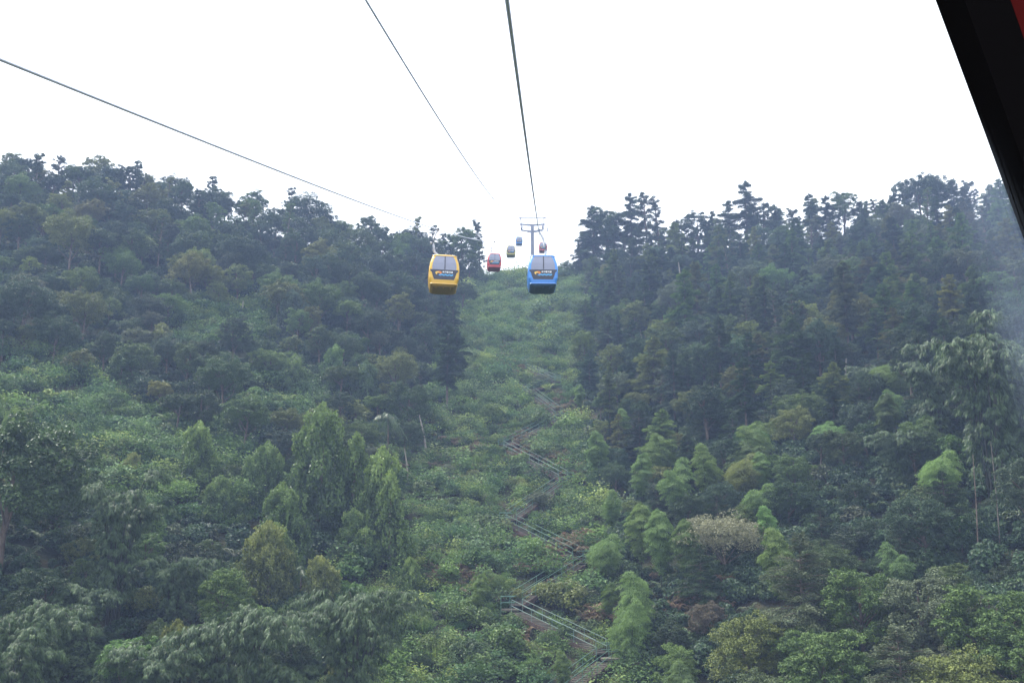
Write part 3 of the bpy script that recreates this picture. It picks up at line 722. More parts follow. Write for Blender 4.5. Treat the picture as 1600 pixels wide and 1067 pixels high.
# --- individuals that the photograph shows clearly
for px, py, s, lb in ((380, 905, 1.25, 'large leaved bamboo clump, broadest one at the bottom edge left of centre'), (560, 935, 1.1, 'arching large leaved bamboo right of the broadest clump at the bottom'), (250, 960, .95, 'drooping bamboo clump at the very bottom between two arching ones'),
                      (190, 790, 1.1, 'upright feathery bamboo clump rising above the shrubs at lower left'), (60, 925, .95, 'bamboo clump with grey hanging leaves near the bottom left corner'), (280, 850, .8, 'bamboo clump with drooping sprays just above the broadest one'),
                      (20, 1000, .9, 'bamboo clump cut by the bottom left corner'), (430, 1000, .8, 'shaded bamboo clump below the broadest one at the bottom edge'), (130, 880, .75, 'bamboo clump behind the corner clump, tips pale')):
    hero('bigb', px, py, 'silver', s, lb)
for px, py, s, vi, lb in ((1535, 555, 1.5, 2, 'tallest drooping bamboo clump, its dark culms showing, at the right edge'), (1455, 575, 1.05, 2, 'drooping bamboo clump left of the tallest one'), (1395, 665, .7, 1, 'small bright drooping bamboo tuft on the dark right slope'),
                          (1600, 560, 1.3, 2, 'drooping bamboo clump cut by the right frame edge'), (1350, 560, .6, 1, 'pale round bamboo tuft under the conifers at right')):
    hero('bigb', px, py, 'silver', s, lb, vi)
for i, (px, py, s, t, lb) in enumerate(((1000, 700, .75, 'bamboo', 'soft bamboo plume with rounded top, tallest in the grove beside the cleared strip'), (935, 672, .8, 'bamboo', 'broad bamboo plume overhanging the stairway bend'), (1035, 665, .7, 'fresh', 'light bamboo plume with tiers, upslope in the grove'),
        (975, 640, .6, 'bamboo', 'bamboo plume with pale bare culm beside it'), (1060, 715, .75, 'bamboo', 'dome shaped bamboo plume in the middle of the grove'), (1100, 700, .7, 'fresh', 'bright tiered bamboo plume on the downhill side of the dome shaped one'), (1000, 775, .85, 'fresh', 'tall bright bamboo plume in front of the grove'),
        (1030, 800, .8, 'bamboo', 'bamboo plume with lime tip behind the tall bright one'), (1070, 805, .75, 'mid', 'dull bamboo plume next to the cream flowering tree'), (945, 820, .6, 'bamboo', 'small bamboo plume at the edge of the cleared strip'), (1192, 732, .6, 'bamboo', 'leaning bamboo plume curving over the dark hollow'),
        (1160, 690, .7, 'olive', 'olive bamboo plume above the leaning one'), (1215, 825, .8, 'fresh', 'bright bamboo arch right of the cream flowering tree'), (1000, 890, .7, 'bamboo', 'broad low bamboo fan above the lowest stair landing'), (950, 905, .42, 'mid', 'dark ball shaped bamboo tuft near the stair bend'),
        (985, 950, .6, 'bamboo', 'small pale bamboo tuft above the stair bottom landing'), (750, 890, .45, 'fresh', 'round feathery tuft left of the stairway in the cleared strip'), (770, 878, .42, 'mid', 'darker round tuft beside the feathery one in the strip'),
        (1170, 650, .7, 'fresh', 'fresh bamboo plume under the conifer stand'), (1385, 545, .7, 'fresh', 'bright green bamboo plume in front of the far conifers'), (1490, 525, .9, 'fresh', 'bright layered plume right above the drooping bamboo'), (1105, 590, .6, 'bamboo', 'small pale plume among dark conifers'),
        (905, 600, .5, 'bamboo', 'little bamboo plume above the upper stair bend'), (880, 1010, .4, 'mid', 'low tuft hidden by the lower stair rail'))):
    hero('plume', px, py, t, s * 1.2, lb)
for px, py, s, vi, t, lb in ((598, 742, 1.15, 0, 'fresh', 'pointed creeper covered tree with bright tip, nearest the cleared strip'), (500, 680, 1.4, 0, 'mid', 'tallest dark creeper covered column with bright knob on top'), (448, 748, 1.1, 1, 'mid', 'creeper column left of the tallest one'),
                             (312, 660, 1.0, 1, 'fresh', 'creeper mound with a bright cap on the open slope'), (540, 700, 1.1, 1, 'mid', 'creeper column leaning against the tallest one'), (555, 800, .7, 2, 'mid', 'wide creeper mound between the columns'), (420, 830, .8, 2, 'olive', 'olive creeper mound above the large bamboo'),
                             (500, 845, .75, 3, 'olive', 'creeper mound with yellow tips in front of the columns'), (720, 800, .35, 3, 'fresh', 'small creeper mound at the strip edge'), (640, 860, .5, 3, 'fresh', 'bright creeper mound beside the cleared strip'), (345, 745, .6, 2, 'mid', 'round creeper mound below the bright cap'), (210, 700, .55, 3, 'olive', 'low olive creeper mound at left'),
                             (460, 560, .7, 2, 'mid', 'creeper hung tree under the hollow'), (530, 1000, .6, 3, 'olive', 'creeper mound at the bottom edge beside the bamboo')):
    hero('vine', px, py, t, s, lb, vi)
hero('broad', 25, 615, 'deep', 1.75, 'huge dark round tree at the left edge with shaded limbs below', 3, rad=4)
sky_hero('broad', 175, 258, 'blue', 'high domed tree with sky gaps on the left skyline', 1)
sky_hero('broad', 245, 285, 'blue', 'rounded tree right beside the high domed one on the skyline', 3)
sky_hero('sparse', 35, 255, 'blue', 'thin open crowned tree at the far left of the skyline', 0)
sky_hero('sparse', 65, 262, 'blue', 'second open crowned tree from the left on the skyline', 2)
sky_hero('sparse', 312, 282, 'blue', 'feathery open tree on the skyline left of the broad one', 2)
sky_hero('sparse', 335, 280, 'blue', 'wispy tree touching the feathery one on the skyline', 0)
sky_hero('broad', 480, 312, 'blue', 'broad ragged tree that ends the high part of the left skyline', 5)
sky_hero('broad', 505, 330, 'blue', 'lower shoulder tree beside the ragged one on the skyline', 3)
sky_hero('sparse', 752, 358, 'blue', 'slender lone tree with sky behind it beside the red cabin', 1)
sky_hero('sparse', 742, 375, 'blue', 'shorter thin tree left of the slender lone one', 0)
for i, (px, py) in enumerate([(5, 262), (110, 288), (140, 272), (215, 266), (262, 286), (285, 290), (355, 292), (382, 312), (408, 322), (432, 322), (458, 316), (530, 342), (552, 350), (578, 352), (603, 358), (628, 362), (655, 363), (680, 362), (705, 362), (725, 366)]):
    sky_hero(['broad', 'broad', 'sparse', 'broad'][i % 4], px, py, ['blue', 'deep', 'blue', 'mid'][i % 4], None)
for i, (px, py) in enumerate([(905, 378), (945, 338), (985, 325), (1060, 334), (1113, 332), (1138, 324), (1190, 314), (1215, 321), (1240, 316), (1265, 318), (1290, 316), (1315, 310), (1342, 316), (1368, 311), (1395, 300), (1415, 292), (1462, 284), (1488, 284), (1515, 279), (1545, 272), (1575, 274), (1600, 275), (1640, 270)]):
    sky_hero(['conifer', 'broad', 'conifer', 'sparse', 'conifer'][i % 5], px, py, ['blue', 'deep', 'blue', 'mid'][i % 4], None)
for i, (px, py, k) in enumerate([(745, 418, 'low'), (768, 430, 'low'), (800, 434, 'low'), (882, 413, 'low'), (896, 404, 'low'), (862, 424, 'low')]):
    sky_hero(k, px, py, ['mid', 'deep', 'olive'][i % 3], None, smax=.9)
for i, (px, py) in enumerate([(700, 420), (722, 440), (690, 470), (712, 505), (668, 500), (650, 455), (700, 535), (735, 405), (620, 420)]):
    hero(['conifer', 'broad', 'conifer'][i % 3], px, py, ['dark', 'deep', 'blue'][i % 3], [.95, .85, .75][i % 3], None)
hero('conifer', 717, 392, 'dark', .85, 'dark ivy hung conifer standing right behind the yellow cabin', 4, rad=2)
hero('conifer', 708, 470, 'dark', .75, 'dark narrow conifer at the strip edge below the yellow cabin', 4, rad=2)
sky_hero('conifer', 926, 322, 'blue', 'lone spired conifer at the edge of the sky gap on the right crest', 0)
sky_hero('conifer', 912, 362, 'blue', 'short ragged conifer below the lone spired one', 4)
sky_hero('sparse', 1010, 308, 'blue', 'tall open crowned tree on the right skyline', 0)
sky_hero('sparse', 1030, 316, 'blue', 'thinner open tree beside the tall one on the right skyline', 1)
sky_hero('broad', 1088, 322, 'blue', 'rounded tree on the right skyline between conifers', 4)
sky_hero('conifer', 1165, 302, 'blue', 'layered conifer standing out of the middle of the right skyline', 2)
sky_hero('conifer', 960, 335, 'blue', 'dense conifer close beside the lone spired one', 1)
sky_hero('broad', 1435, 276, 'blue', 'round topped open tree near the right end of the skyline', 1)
hero('broad', 1290, 385, 'mid', .8, 'light crowned tree just under the right skyline', 1)
hero('broad', 1440, 395, 'brown', 1.0, 'brownish arching crown high on the right slope', 1)
hero('broad', 1370, 360, 'brown', .8, 'dull brownish crown below the right skyline', 3)
hero('conifer', 1235, 470, 'deep', 1.1, 'big dark pine with layered branches in the middle of the right slope', 3)
hero('conifer', 1020, 515, 'olive', 1.0, 'large layered olive conifer at the left border of the right forest', 3)
hero('cream', 1132, 818, 'cream', .92, 'pale cream flowering tree on the dark hollow', 0, rad=2.5)
hero('broad', 1310, 830, 'dull', .45, 'dark brown rounded tree in the hollow', 4)
for px, py, s, vi, t, lb in ((1250, 860, 1.0, 2, 'grey', 'greyish bushy tree in the foreground with red brown branches inside'), (1340, 885, .85, 0, 'mid', 'foreground bushy tree right of the greyish one'), (1430, 870, .95, 1, 'grey', 'grey green bushy tree, layered, near the lower right'), (1540, 890, .95, 0, 'mid', 'bushy tree near the lower right corner'),
                             (1160, 945, .8, 1, 'olive', 'olive bushy tree at the bottom edge'), (1280, 960, .9, 0, 'mid', 'large bushy tree at the bottom edge'), (1400, 975, .9, 2, 'grey', 'pale layered bushy tree at the bottom edge'), (1500, 990, .9, 1, 'olive', 'bushy tree low at the right edge'), (1590, 960, .8, 0, 'mid', 'bushy tree cut by the right frame edge'),
                             (1440, 760, .75, 1, 'blue', 'blue grey tree in front of the dark culms'), (1060, 1000, .5, 0, 'fresh', 'low fresh bush tree right of the stair bottom'), (1100, 925, .45, 1, 'brown', 'brown withered tree at the foot of the cream flowering one')):
    hero('cedar', px, py, t, s, lb, vi)
hero('broad', 540, 440, 'fresh', .8, 'bright crown on the left slope under the skyline hollow', 0)
hero('broad', 410, 350, 'blue', .9, None); hero('broad', 185, 380, 'mid', .8, 'lighter leafy crown high on the left slope', 1)
hero('broad', 500, 450, 'mid', .9, 'spreading crown left of the bright one', 5); hero('broad', 620, 560, 'olive', .8, 'rounded olive crown beside the dark conifers', 5)
hero('broad', 40, 450, 'blue', 1.0, 'wide bluish crown near the left frame edge', 5)
hero('cedar', 640, 600, 'deep', .9, 'dark leafy tree with bare pole trunk beside it', 0)

# --- open places without tall trees, as seen in the photograph (centre px, centre py, half width, half height)
OPEN = [(350, 505, 85, 35), (60, 610, 75, 70), (210, 720, 120, 60), (330, 780, 100, 45), (430, 620, 70, 35), (150, 640, 80, 40), (650, 790, 60, 120), (600, 900, 80, 60), (620, 1000, 90, 70), (300, 700, 60, 45)]
DARKHOLE = [(1110, 900, 70, 70), (1300, 790, 110, 60), (1520, 820, 90, 90)]  # shaded hollows: their shade is put into darker leaf colour
def inside(lst, px, py): return any(((px - a) / c) ** 2 + ((py - b) / d) ** 2 < 1 for a, b, c, d in lst)
def strip_x(y): return (-12.5, 9.5 + 7.5 * float(sstep(150, 245, y)))
def scatter_trees():
    y = 46.0; n = 0
    while y < 262:
        step = 3.9 if y < 120 else 4.6
        xw = .60 * y + 14
        x = -xw
        while x < xw:
            sx = 5.0 if x < 0 else 4.4
            xx = x + rnd.uniform(-1.6, 1.6); yy = y + rnd.uniform(-1.6, 1.6); x += sx
            a, b = strip_x(yy)
            if a - 1.5 < xx < b + 1.0: continue
            if any((xx - p) ** 2 + (yy - q) ** 2 < r * r for p, q, r in TAKEN): continue
            g0 = gz(xx, yy); px, py = proj((xx, yy, g0 + 3))
            if px < -160 or px > 1760 or py > 1330: continue
            if yy > 250 - .42 * max(0, -xx) + 8: continue
            nz = math.sin(xx * .11 + 2) * math.sin(yy * .09 + xx * .03) + rnd.normal() * .35
            if xx < 0:
                edge = xx > -19
                if inside(OPEN, px, py):
                    if rnd.rand() < .22: plant('low', xx, yy, rnd.choice(['mid', 'fresh', 'olive']), rnd.uniform(.45, .7))
                    continue
                if yy < 62:
                    if rnd.rand() < .5: plant('low', xx, yy, 'mid', rnd.uniform(.6, .9))
                    continue
                if yy < 115:
                    kd = rnd.choice(['low', 'vine', 'broad', 'low'], p=[.42, .22, .14, .22]); s = rnd.uniform(.6, 1.0) * (.75 if kd == 'broad' else .9); t = rnd.choice(['deep', 'mid', 'mid', 'olive', 'fresh', 'dark'])
                elif yy < 165:
                    kd = rnd.choice(['broad', 'low', 'vine'], p=[.45, .5, .05]); s = rnd.uniform(.7, 1.0) * (.8 if kd == 'broad' else 1.05); t = rnd.choice(['deep', 'mid', 'grey', 'olive', 'mid', 'blue', 'deep'])
                else:
                    kd = rnd.choice(['broad', 'low', 'sparse'], p=[.77, .15, .08]); s = rnd.uniform(.7, 1.05); t = rnd.choice(['deep', 'blue', 'mid', 'dark', 'olive', 'blue'])
                if edge and yy > 60 and kd == 'broad': s *= .8
            else:
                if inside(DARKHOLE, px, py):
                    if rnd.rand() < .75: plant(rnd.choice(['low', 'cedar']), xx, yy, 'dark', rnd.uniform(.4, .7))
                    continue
                if yy < 75:
                    kd = rnd.choice(['low', 'cedar']); s = rnd.uniform(.6, .85); t = rnd.choice(['mid', 'grey', 'deep'])
                elif yy < 112:
                    kd = rnd.choice(['plume', 'low', 'broad', 'cedar'], p=[.22, .38, .2, .2]); s = rnd.uniform(.6, .9) * (.8 if kd in ('broad', 'cedar') else 1); t = rnd.choice(['dark', 'deep', 'mid', 'blue']) if kd != 'plume' else rnd.choice(['bamboo', 'mid'])
                elif yy < 140:
                    kd = rnd.choice(['broad', 'conifer', 'plume', 'low', 'cedar'], p=[.22, .38, .08, .16, .16]); s = rnd.uniform(.6, .95) * .9; t = rnd.choice(['dark', 'deep', 'olive', 'blue']) if kd != 'plume' else 'bamboo'
                else:
                    kd = rnd.choice(['conifer', 'broad', 'cedar', 'low', 'sparse'], p=[.48, .27, .13, .08, .04]); s = rnd.uniform(.5, 1.05); t = rnd.choice(['blue', 'deep', 'mid', 'olive', 'dark', 'mid', 'grey'])
                if xx < b + 6: s *= .75
            plant(kd, xx, yy, t, s); n += 1
        y += step
scatter_trees()
# low trees and bushes as individuals inside the cleared strip
B = [bush(2.6, 1.9, 2600, .17), bush(2.2, 1.5, 2400, .15, fine=True), bush(3.0, 2.2, 3000, .18), bush(2.2, 1.8, 2200, .2)]
BUSH = [b.mesh('bush_crown', M_LEAF) for b in B]
BUSHES = []
def add_bush(px, py, s, t, label=None):
    x, y, z = at(px, py, .8 * s)
    o = link(bpy.data.objects.new('bush', BUSH[rnd.randint(4)])); o.location = (x, y, z - .1); o.rotation_euler = (0, 0, rnd.rand() * 6.28); o.scale = (s, s, s * rnd.uniform(.8, 1.15))
    o.color = (*(np.array(TINTS[t]) * rnd.uniform(.85, 1.2)), 1); BUSHES.append((o, t, label))
for px, py, s, t, lb in ((885, 935, 1.6, 'olive', 'large olive bush in the triangle between two stair flights'), (850, 925, 1.2, 'olive', 'bush left of the large olive one by the stairs'), (920, 925, 1.1, 'deep', 'dark bush right of the large olive one'), (790, 1000, 1.7, 'mid', 'broad bush below the stair landing at the bottom'),
                         (830, 1010, 1.5, 'olive', 'yellowish bush left of the lowest stair flight'), (740, 960, 1.3, 'fresh', 'fresh bush at the strip edge left of the landing'), (845, 600, 1.5, 'deep', 'dark round bush above the upper stair bend'), (835, 870, 1.0, 'olive', 'bush under the middle stair flight'),
                         (845, 655, 1.7, 'mid', 'broad bush inside the upper stair bend'), (812, 720, 1.3, 'fresh', 'bush left of the crossing stair rails'), (770, 645, 1.5, 'lime', 'yellow green bush in the middle of the strip'), (870, 700, 1.3, 'deep', 'dark bush between the two upper flights')):
    add_bush(px, py, s, t, lb)
for i in range(110):
    px = rnd.uniform(640, 940); py = 450 + 600 * rnd.rand() ** 1.1
    if px < 735 - (py - 450) * .2 or px > 905 + (py - 450) * .08: continue
    add_bush(px, py, rnd.uniform(.55, 1.2) * (1.25 if py < 600 else 1), rnd.choice(['mid', 'fresh', 'olive', 'deep', 'lime', 'grey', 'deep']))

# tree fern / palm and bare trunks
def palm(px, py, label, s=1.0):
    gt, fr = frond_palm(); x, y, z = at(px, py, 5 * s)
    r = empty('frond_palm', (x, y, z), 0, s); tag(r, label, 'palm')
    gt.obj('trunk', M_BARK, r, True)
    for g in fr: o = g.obj('frond', M_VINE, r); o.color = (*TINTS['deep'], 1)
palm(606, 655, 'palm with long drooping fronds and a hanging dead one beside the dark trees', 1.05)
palm(470, 895, 'arching palm frond cluster between bamboo and creepers', .55)
def snag(px, py0, py1, label, px1=None, rad=.14, branches=0, spread=1.6, m=None):
    """bare pale trunk standing from photo row py1 (foot) to py0 (top)"""
    x, y, z = at(px if px1 is None else px1, py1, .3)
    d = ray(px, py0); t = y / d[1]; top = d * t
    r = empty('bare_trunk', (x, y, z)); tag(r, label, 'dead tree', 'bare pale trunks in the forest')
    g = Geo(); T = np.array(top) - np.array([x, y, z]); T[1] *= .2
    tube(g, [(0, 0, -.5), T * .5 + np.array([.08, 0, 0]), T], [rad, rad * .8, rad * .4], 7); g.obj('trunk', m or M_PALEBARK, r, True)
    for k in range(branches):
        g = Geo(); f = .15 + .8 * k / branches; s = -1 if k % 2 else 1; l = spread * rnd.uniform(.5, 1.1)
        b0 = T * f; tube(g, [b0, b0 + np.array([s * l * .5, -.3, -.05]), b0 + np.array([s * l, -.6, .15 + .1 * l])], [rad * .35, rad * .22, .02], 4); g.obj('branch', M_PALEBARK, r, True)
snag(655, 648, 706, 'pale leaning dead trunk at the edge of the cleared strip', 667, .17)
snag(632, 700, 752, 'thin pale stem below the leaning dead trunk', 638, .12)
snag(1237, 500, 600, 'tall bare pine trunk with short side branches on the right slope', 1241, .15, 11, 2.0)
snag(1223, 522, 575, 'thinner bare trunk left of the branched pine trunk', 1224, .10, 5, 1.0)
snag(1322, 560, 612, 'bare grey trunk under the conifers right of the branched one', 1318, .13, 1)
snag(1408, 500, 540, 'leaning bare trunk near the brownish crown', 1414, .12, 2, 1.4)
snag(1160, 430, 480, 'bare trunk in the upper conifer stand', 1160, .16, 2, 1.0)
snag(1060, 410, 490, 'long pale trunk showing between dark conifers', 1070, .2, 0)
snag(1118, 415, 465, 'pale trunk right of the long one among conifers', 1119, .17, 0)
snag(380, 470, 500, 'short pale trunk above the open shrub patch', 376, .16, 0)
snag(703, 520, 560, 'pale stem inside the dark conifer by the strip', 699, .14, 0)
snag(1000, 515, 545, 'pale stem at the strip side of the right forest', 1004, .12, 0)
snag(966, 640, 690, 'pale bamboo like pole in front of the grove', 965, .09, 0)
snag(1192, 330, 365, 'pale trunk just under the right skyline', 1195, .18, 0)
snag(1548, 690, 850, 'long thin bare stem in front of the dark culms at right', 1562, .05, 0, m=M_DULLB)
snag(1520, 710, 870, 'dark reddish stem beside the long thin one', 1528, .06, 0, m=M_BARK)
snag(1112, 930, 960, 'short leaning stick beside the withered tree', 1118, .05, 0)

# ------------------------------------------------------------------ zigzag stairway
M_RAIL = solid('rail_green_paint', (.07, .15, .11), .45, .5, noise=.25, scale=3)
M_RAILP = solid('rail_worn_paint', (.13, .20, .17), .45, .5, noise=.2, scale=3)
M_STEP = solid('stair_concrete', (.11, .10, .08), .85, .2, noise=.3, scale=2)
M_EDGE = solid('stair_edge_rust', (.085, .058, .048), .8, .2, noise=.35, scale=2)
STAIR_PTS = []
def stairway():
    pix = [(838, 1110), (953, 1022), (797, 948), (912, 876), (792, 812), (886, 748), (788, 697), (878, 650), (824, 610), (868, 594), (822, 574)]
    pts = [np.array(at(px, py, .8)) for px, py in pix]
    root = empty('hillside_stairway', tuple(pts[0])); tag(root, 'zigzag stairway with green handrails climbing the cleared strip', 'stairway')
    O = pts[0]
    W2 = .62
    for i in range(len(pts) - 1):
        a, b = pts[i].copy(), pts[i + 1].copy(); a[2] += .45; b[2] += .45
        d = b - a; L = np.linalg.norm(d); hd = np.array([d[0], d[1], 0]); hl = np.linalg.norm(hd); hd /= hl; sd = np.array([-hd[1], hd[0], 0])
        inset = .9; a2 = a + d / L * inset - O; b2 = b - d / L * inset - O
        f = empty('stair_flight'); f.parent = root; LL = np.linalg.norm(b2 - a2)
        for k in range(40): STAIR_PTS.append(a + (b - a) * k / 39)
        ns = int(LL / .33); g = Geo()
        for k in range(ns):
            c = a2 + (b2 - a2) * (k + .5) / ns; box(g, c, (2 * W2, .34, .14), M=np.stack([sd, hd, [0, 0, 1]], 1))
        s = g.obj('step_run', M_STEP, f); s['kind'] = 'stuff'
        for sg in (-1, 1):
            g = Geo(); beam(g, a2 + sd * sg * (W2 + .06) + [0, 0, -.12], b2 + sd * sg * (W2 + .06) + [0, 0, -.12], .09, .36); g.obj('stringer', M_EDGE, f)
            mr = M_RAILP if (i in (1, 5) ) else M_RAIL
            for hh in (1.1, .58):
                g = Geo(); tube(g, [a2 + sd * sg * (W2 + .06) + [0, 0, hh], b2 + sd * sg * (W2 + .06) + [0, 0, hh]], .025, 6); g.obj('rail', mr, f)
            m = max(2, int(LL / 2.0))
            for k in range(m + 1):
                c = a2 + (b2 - a2) * k / m + sd * sg * (W2 + .06); g = Geo(); tube(g, [c + [0, 0, .05], c + [0, 0, 1.1]], .024, 6); g.obj('rail_post', mr, f)
        m = max(2, int(LL / 3.2))
        for k in range(m):
            c = a2 + (b2 - a2) * (k + .5) / m; w = c + O; zz = gz(w[0], w[1]) - O[2]
            for sg in (-1, 1):
                g = Geo(); cc = c + sd * sg * .7; top = cc[2] - .3
                box(g, (cc[0], cc[1], (top + zz - .6) / 2), (.14, .14, top - zz + .6)); g.obj('support_post', M_EDGE, f)
    for i, p in enumerate(pts[1:-1]):
        c = p - O; l = empty('landing'); l.parent = root; sx = 1 if pix[i + 1][0] > 850 else -1
        g = Geo(); box(g, c + [0, 0, .40], (1.5, 1.7, .16)); g.obj('slab', M_STEP, l)
        for hh in (1.1, .58):
            g = Geo(); o = [(-.6 * sx, .85, 0), (.8 * sx, .85, 0), (.8 * sx, -.85, 0), (-.4 * sx, -.85, 0)]
            for u, v in zip(o[:-1], o[1:]): tube(g, [c + np.array(u) + [0, 0, .45 + hh], c + np.array(v) + [0, 0, .45 + hh]], .032, 6)
            g.obj('rail', M_RAIL, l)
        for u in ((.8 * sx, .85), (.8 * sx, -.85), (0, .85)):
            g = Geo(); tube(g, [c + [u[0], u[1], -.6], c + [u[0], u[1], 1.55]], .03, 6); g.obj('rail_post', M_RAIL, l)
stairway()
SP = np.array(STAIR_PTS)

# ------------------------------------------------------------------ ground cover: instanced within one object each
def scatter_stuff(name, label, P, S, sources, m):
    """points with a scale attribute, instanced by geometry nodes inside one object"""
    srcs = []
    for g in sources:
        srcs.append(bpy.data.objects.new(name + '_source', g.mesh(name + '_source', m)))
    me = bpy.data.meshes.new(name); me.vertices.add(len(P)); me.vertices.foreach_set('co', np.asarray(P, np.float32).ravel())
    a = me.attributes.new('sc', 'FLOAT', 'POINT'); a.data.foreach_set('value', np.asarray(S, np.float32)); me.materials.append(m)
    o = link(bpy.data.objects.new(name, me)); tag(o, label, None, None, 'stuff')
    ng = bpy.data.node_groups.new(name, 'GeometryNodeTree'); ng.interface.new_socket('Geometry', in_out='INPUT', socket_type='NodeSocketGeometry'); ng.interface.new_socket('Geometry', in_out='OUTPUT', socket_type='NodeSocketGeometry')
    n = ng.nodes; L = ng.links.new; gi = n.new('NodeGroupInput'); go = n.new('NodeGroupOutput')
    g2i = n.new('GeometryNodeGeometryToInstance')
    for s in reversed(srcs):
        oi = n.new('GeometryNodeObjectInfo'); oi.inputs['Object'].default_value = s; oi.inputs['As Instance'].default_value = False; L(oi.outputs['Geometry'], g2i.inputs[0])
    iop = n.new('GeometryNodeInstanceOnPoints'); iop.inputs['Pick Instance'].default_value = True
    ri = n.new('FunctionNodeRandomValue'); ri.data_type = 'INT'; ri.inputs[4].default_value = 0; ri.inputs[5].default_value = len(srcs) - 1
    rv = n.new('FunctionNodeRandomValue'); rv.data_type = 'FLOAT_VECTOR'; rv.inputs[0].default_value = (-.2, -.2, 0); rv.inputs[1].default_value = (.2, .2, 6.28)
    na = n.new('GeometryNodeInputNamedAttribute'); na.data_type = 'FLOAT'; na.inputs[0].default_value = 'sc'
    L(gi.outputs[0], iop.inputs['Points']); L(g2i.outputs[0], iop.inputs['Instance']); L(ri.outputs[2], iop.inputs['Instance Index']); L(rv.outputs[0], iop.inputs['Rotation']); L(na.outputs[0], iop.inputs['Scale'])
    L(iop.outputs[0], go.inputs[0])
    md = o.modifiers.new('scatter', 'NODES'); md.node_group = ng
    return o
def region_points(n, y0, y1, test):
    y = y0 + (y1 - y0) * rnd.rand(n) ** .8; x = (rnd.rand(n) * 2 - 1) * (.60 * y + 12)
    k = test(x, y); x, y = x[k], y[k]; z = ground_z(x, y); return np.stack([x, y, z], 1)
def in_strip(x, y): return (x > -13.5) & (x < 10.5 + 7.5 * sstep(150, 245, y))
def near_stair(P, r=1.5): 
    d = np.full(len(P), 1e9)
    for s in SP[::2]: d = np.minimum(d, (P[:, 0] - s[0]) ** 2 + (P[:, 1] - s[1]) ** 2)
    return d < r * r
def hole_mask(P): return open_mask(P, DARKHOLE)
def open_mask(P, lst=None):
    out = np.zeros(len(P), bool)
    d = P[:, 1] * cp + P[:, 2] * sp_; px = 800 + F * P[:, 0] / d; py = 533.5 - F * (-P[:, 1] * sp_ + P[:, 2] * cp) / d
    for a, b, c, e in (lst or OPEN): out |= ((px - a) / (c * 1.15)) ** 2 + ((py - b) / (e * 1.2)) ** 2 < 1
    return out
def tuft(w=1.6, h=.7, nl=420, L=.2, up=.3, blade=.6):
    g = Geo(); k = 5; C = np.stack([rnd.normal(size=k) * w * .28, rnd.normal(size=k) * w * .28, np.abs(rnd.normal(size=k)) * h * .35 + .12], 1)
    ci = rnd.randint(k, size=nl); P = C[ci] + rnd.normal(size=(nl, 3)) * np.array([w * .2, w * .2, h * .22]); P[:, 2] = np.abs(P[:, 2])
    N = np.array([0, 0, 1.0]) + rnd.normal(size=(nl, 3)) * .55; D = rnd.normal(size=(nl, 3)); D[:, 2] = up + D[:, 2] * .4
    leaves(g, P, D, N, L * rnd.uniform(.5, 1.4, nl), L * blade * rnd.uniform(.6, 1.2, nl), np.clip(.35 + .5 * P[:, 2] / h + rnd.normal(size=nl) * .18, 0, 1)); return g
def grass_tuft(w=1.2, h=.9, nl=260):
    g = Geo(); a = rnd.rand(nl) * 6.28; r = rnd.rand(nl) * w * .4; o = np.stack([np.cos(a), np.sin(a), np.zeros(nl)], 1)
    D = o * rnd.uniform(.2, .9, (nl, 1)) + np.array([0, 0, 1.0]); L = h * rnd.uniform(.5, 1.1, nl); P = o * r[:, None] + nrm(D) * L[:, None] * .5
    leaves(g, P, D, o + np.array([0, 0, .3]), L, .045 * np.ones(nl), np.clip(.5 + rnd.normal(size=nl) * .2, 0, 1), fold=.05); return g
def mound(P):
    x, y = P[:, 0], P[:, 1]
    m = .0 + np.sin(x * .62 + 1.4 * np.sin(y * .21)) * np.sin(y * .37 + 1.1 * np.sin(x * .43)) + .6 * np.sin(x * 1.3 + y * .5 + 2) * np.sin(y * .8 - x * .3)
    return np.clip(m, 0, 2) * 1.15
TUFTS = [tuft(1.9, .9, 480, .19), tuft(2.4, 1.1, 560, .17), tuft(1.6, 1.3, 420, .24), tuft(2.2, .7, 480, .16, blade=.35), grass_tuft(), fern(1.7, 13), tuft(1.4, 1.7, 420, .2), tuft(2.8, .9, 600, .2)]
src_bush = [bush(1.6, 1.0, 520, .20), bush(1.4, .9, 480, .17, fine=True), bush(1.9, 1.2, 560, .22), fern(1.7, 13), bush(1.2, .7, 380, .24, droop=.6), bush(1.5, 1.3, 420, .2)]
P = region_points(30000, 50, 262, in_strip); P = P[~near_stair(P, .85)]
far = P[:, 1]; scale = rnd.uniform(.55, 1.25, len(P)) * (1 + .35 * sstep(110, 220, far)); ns = near_stair(P, 1.8); scale[ns] *= .6
mo = mound(P); mo[near_stair(P, 2.4)] *= .25; P[:, 2] += mo * rnd.rand(len(P)) ** .4 * (1 + .4 * sstep(120, 220, far)); scale *= rnd.choice([.7, 1, 1.5], len(P), p=[.3, .5, .2])
scatter_stuff('strip_undergrowth', 'tangled low bushes, grass and ferns covering the cleared strip', P, scale, TUFTS + src_bush[:2], M_SHRUB)
P = region_points(26000, 50, 255, lambda x, y: ~in_strip(x, y) & (x < 0)); om = open_mask(P); P = P[om]
scatter_stuff('slope_undergrowth', 'bright low shrubs and creepers on the open patches of the slope', P + np.stack([0 * mound(P), 0 * mound(P), mound(P) * 1.3 * rnd.rand(len(P)) ** .4], 1), rnd.uniform(.9, 1.9, len(P)), TUFTS[:4] + src_bush, M_SHRUB)
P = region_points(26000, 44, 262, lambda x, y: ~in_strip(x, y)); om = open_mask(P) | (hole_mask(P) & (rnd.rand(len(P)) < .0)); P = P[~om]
scatter_stuff('forest_undergrowth', 'dark undergrowth between and under the forest trees', P, rnd.uniform(.8, 1.7, len(P)), src_bush, M_UNDER)
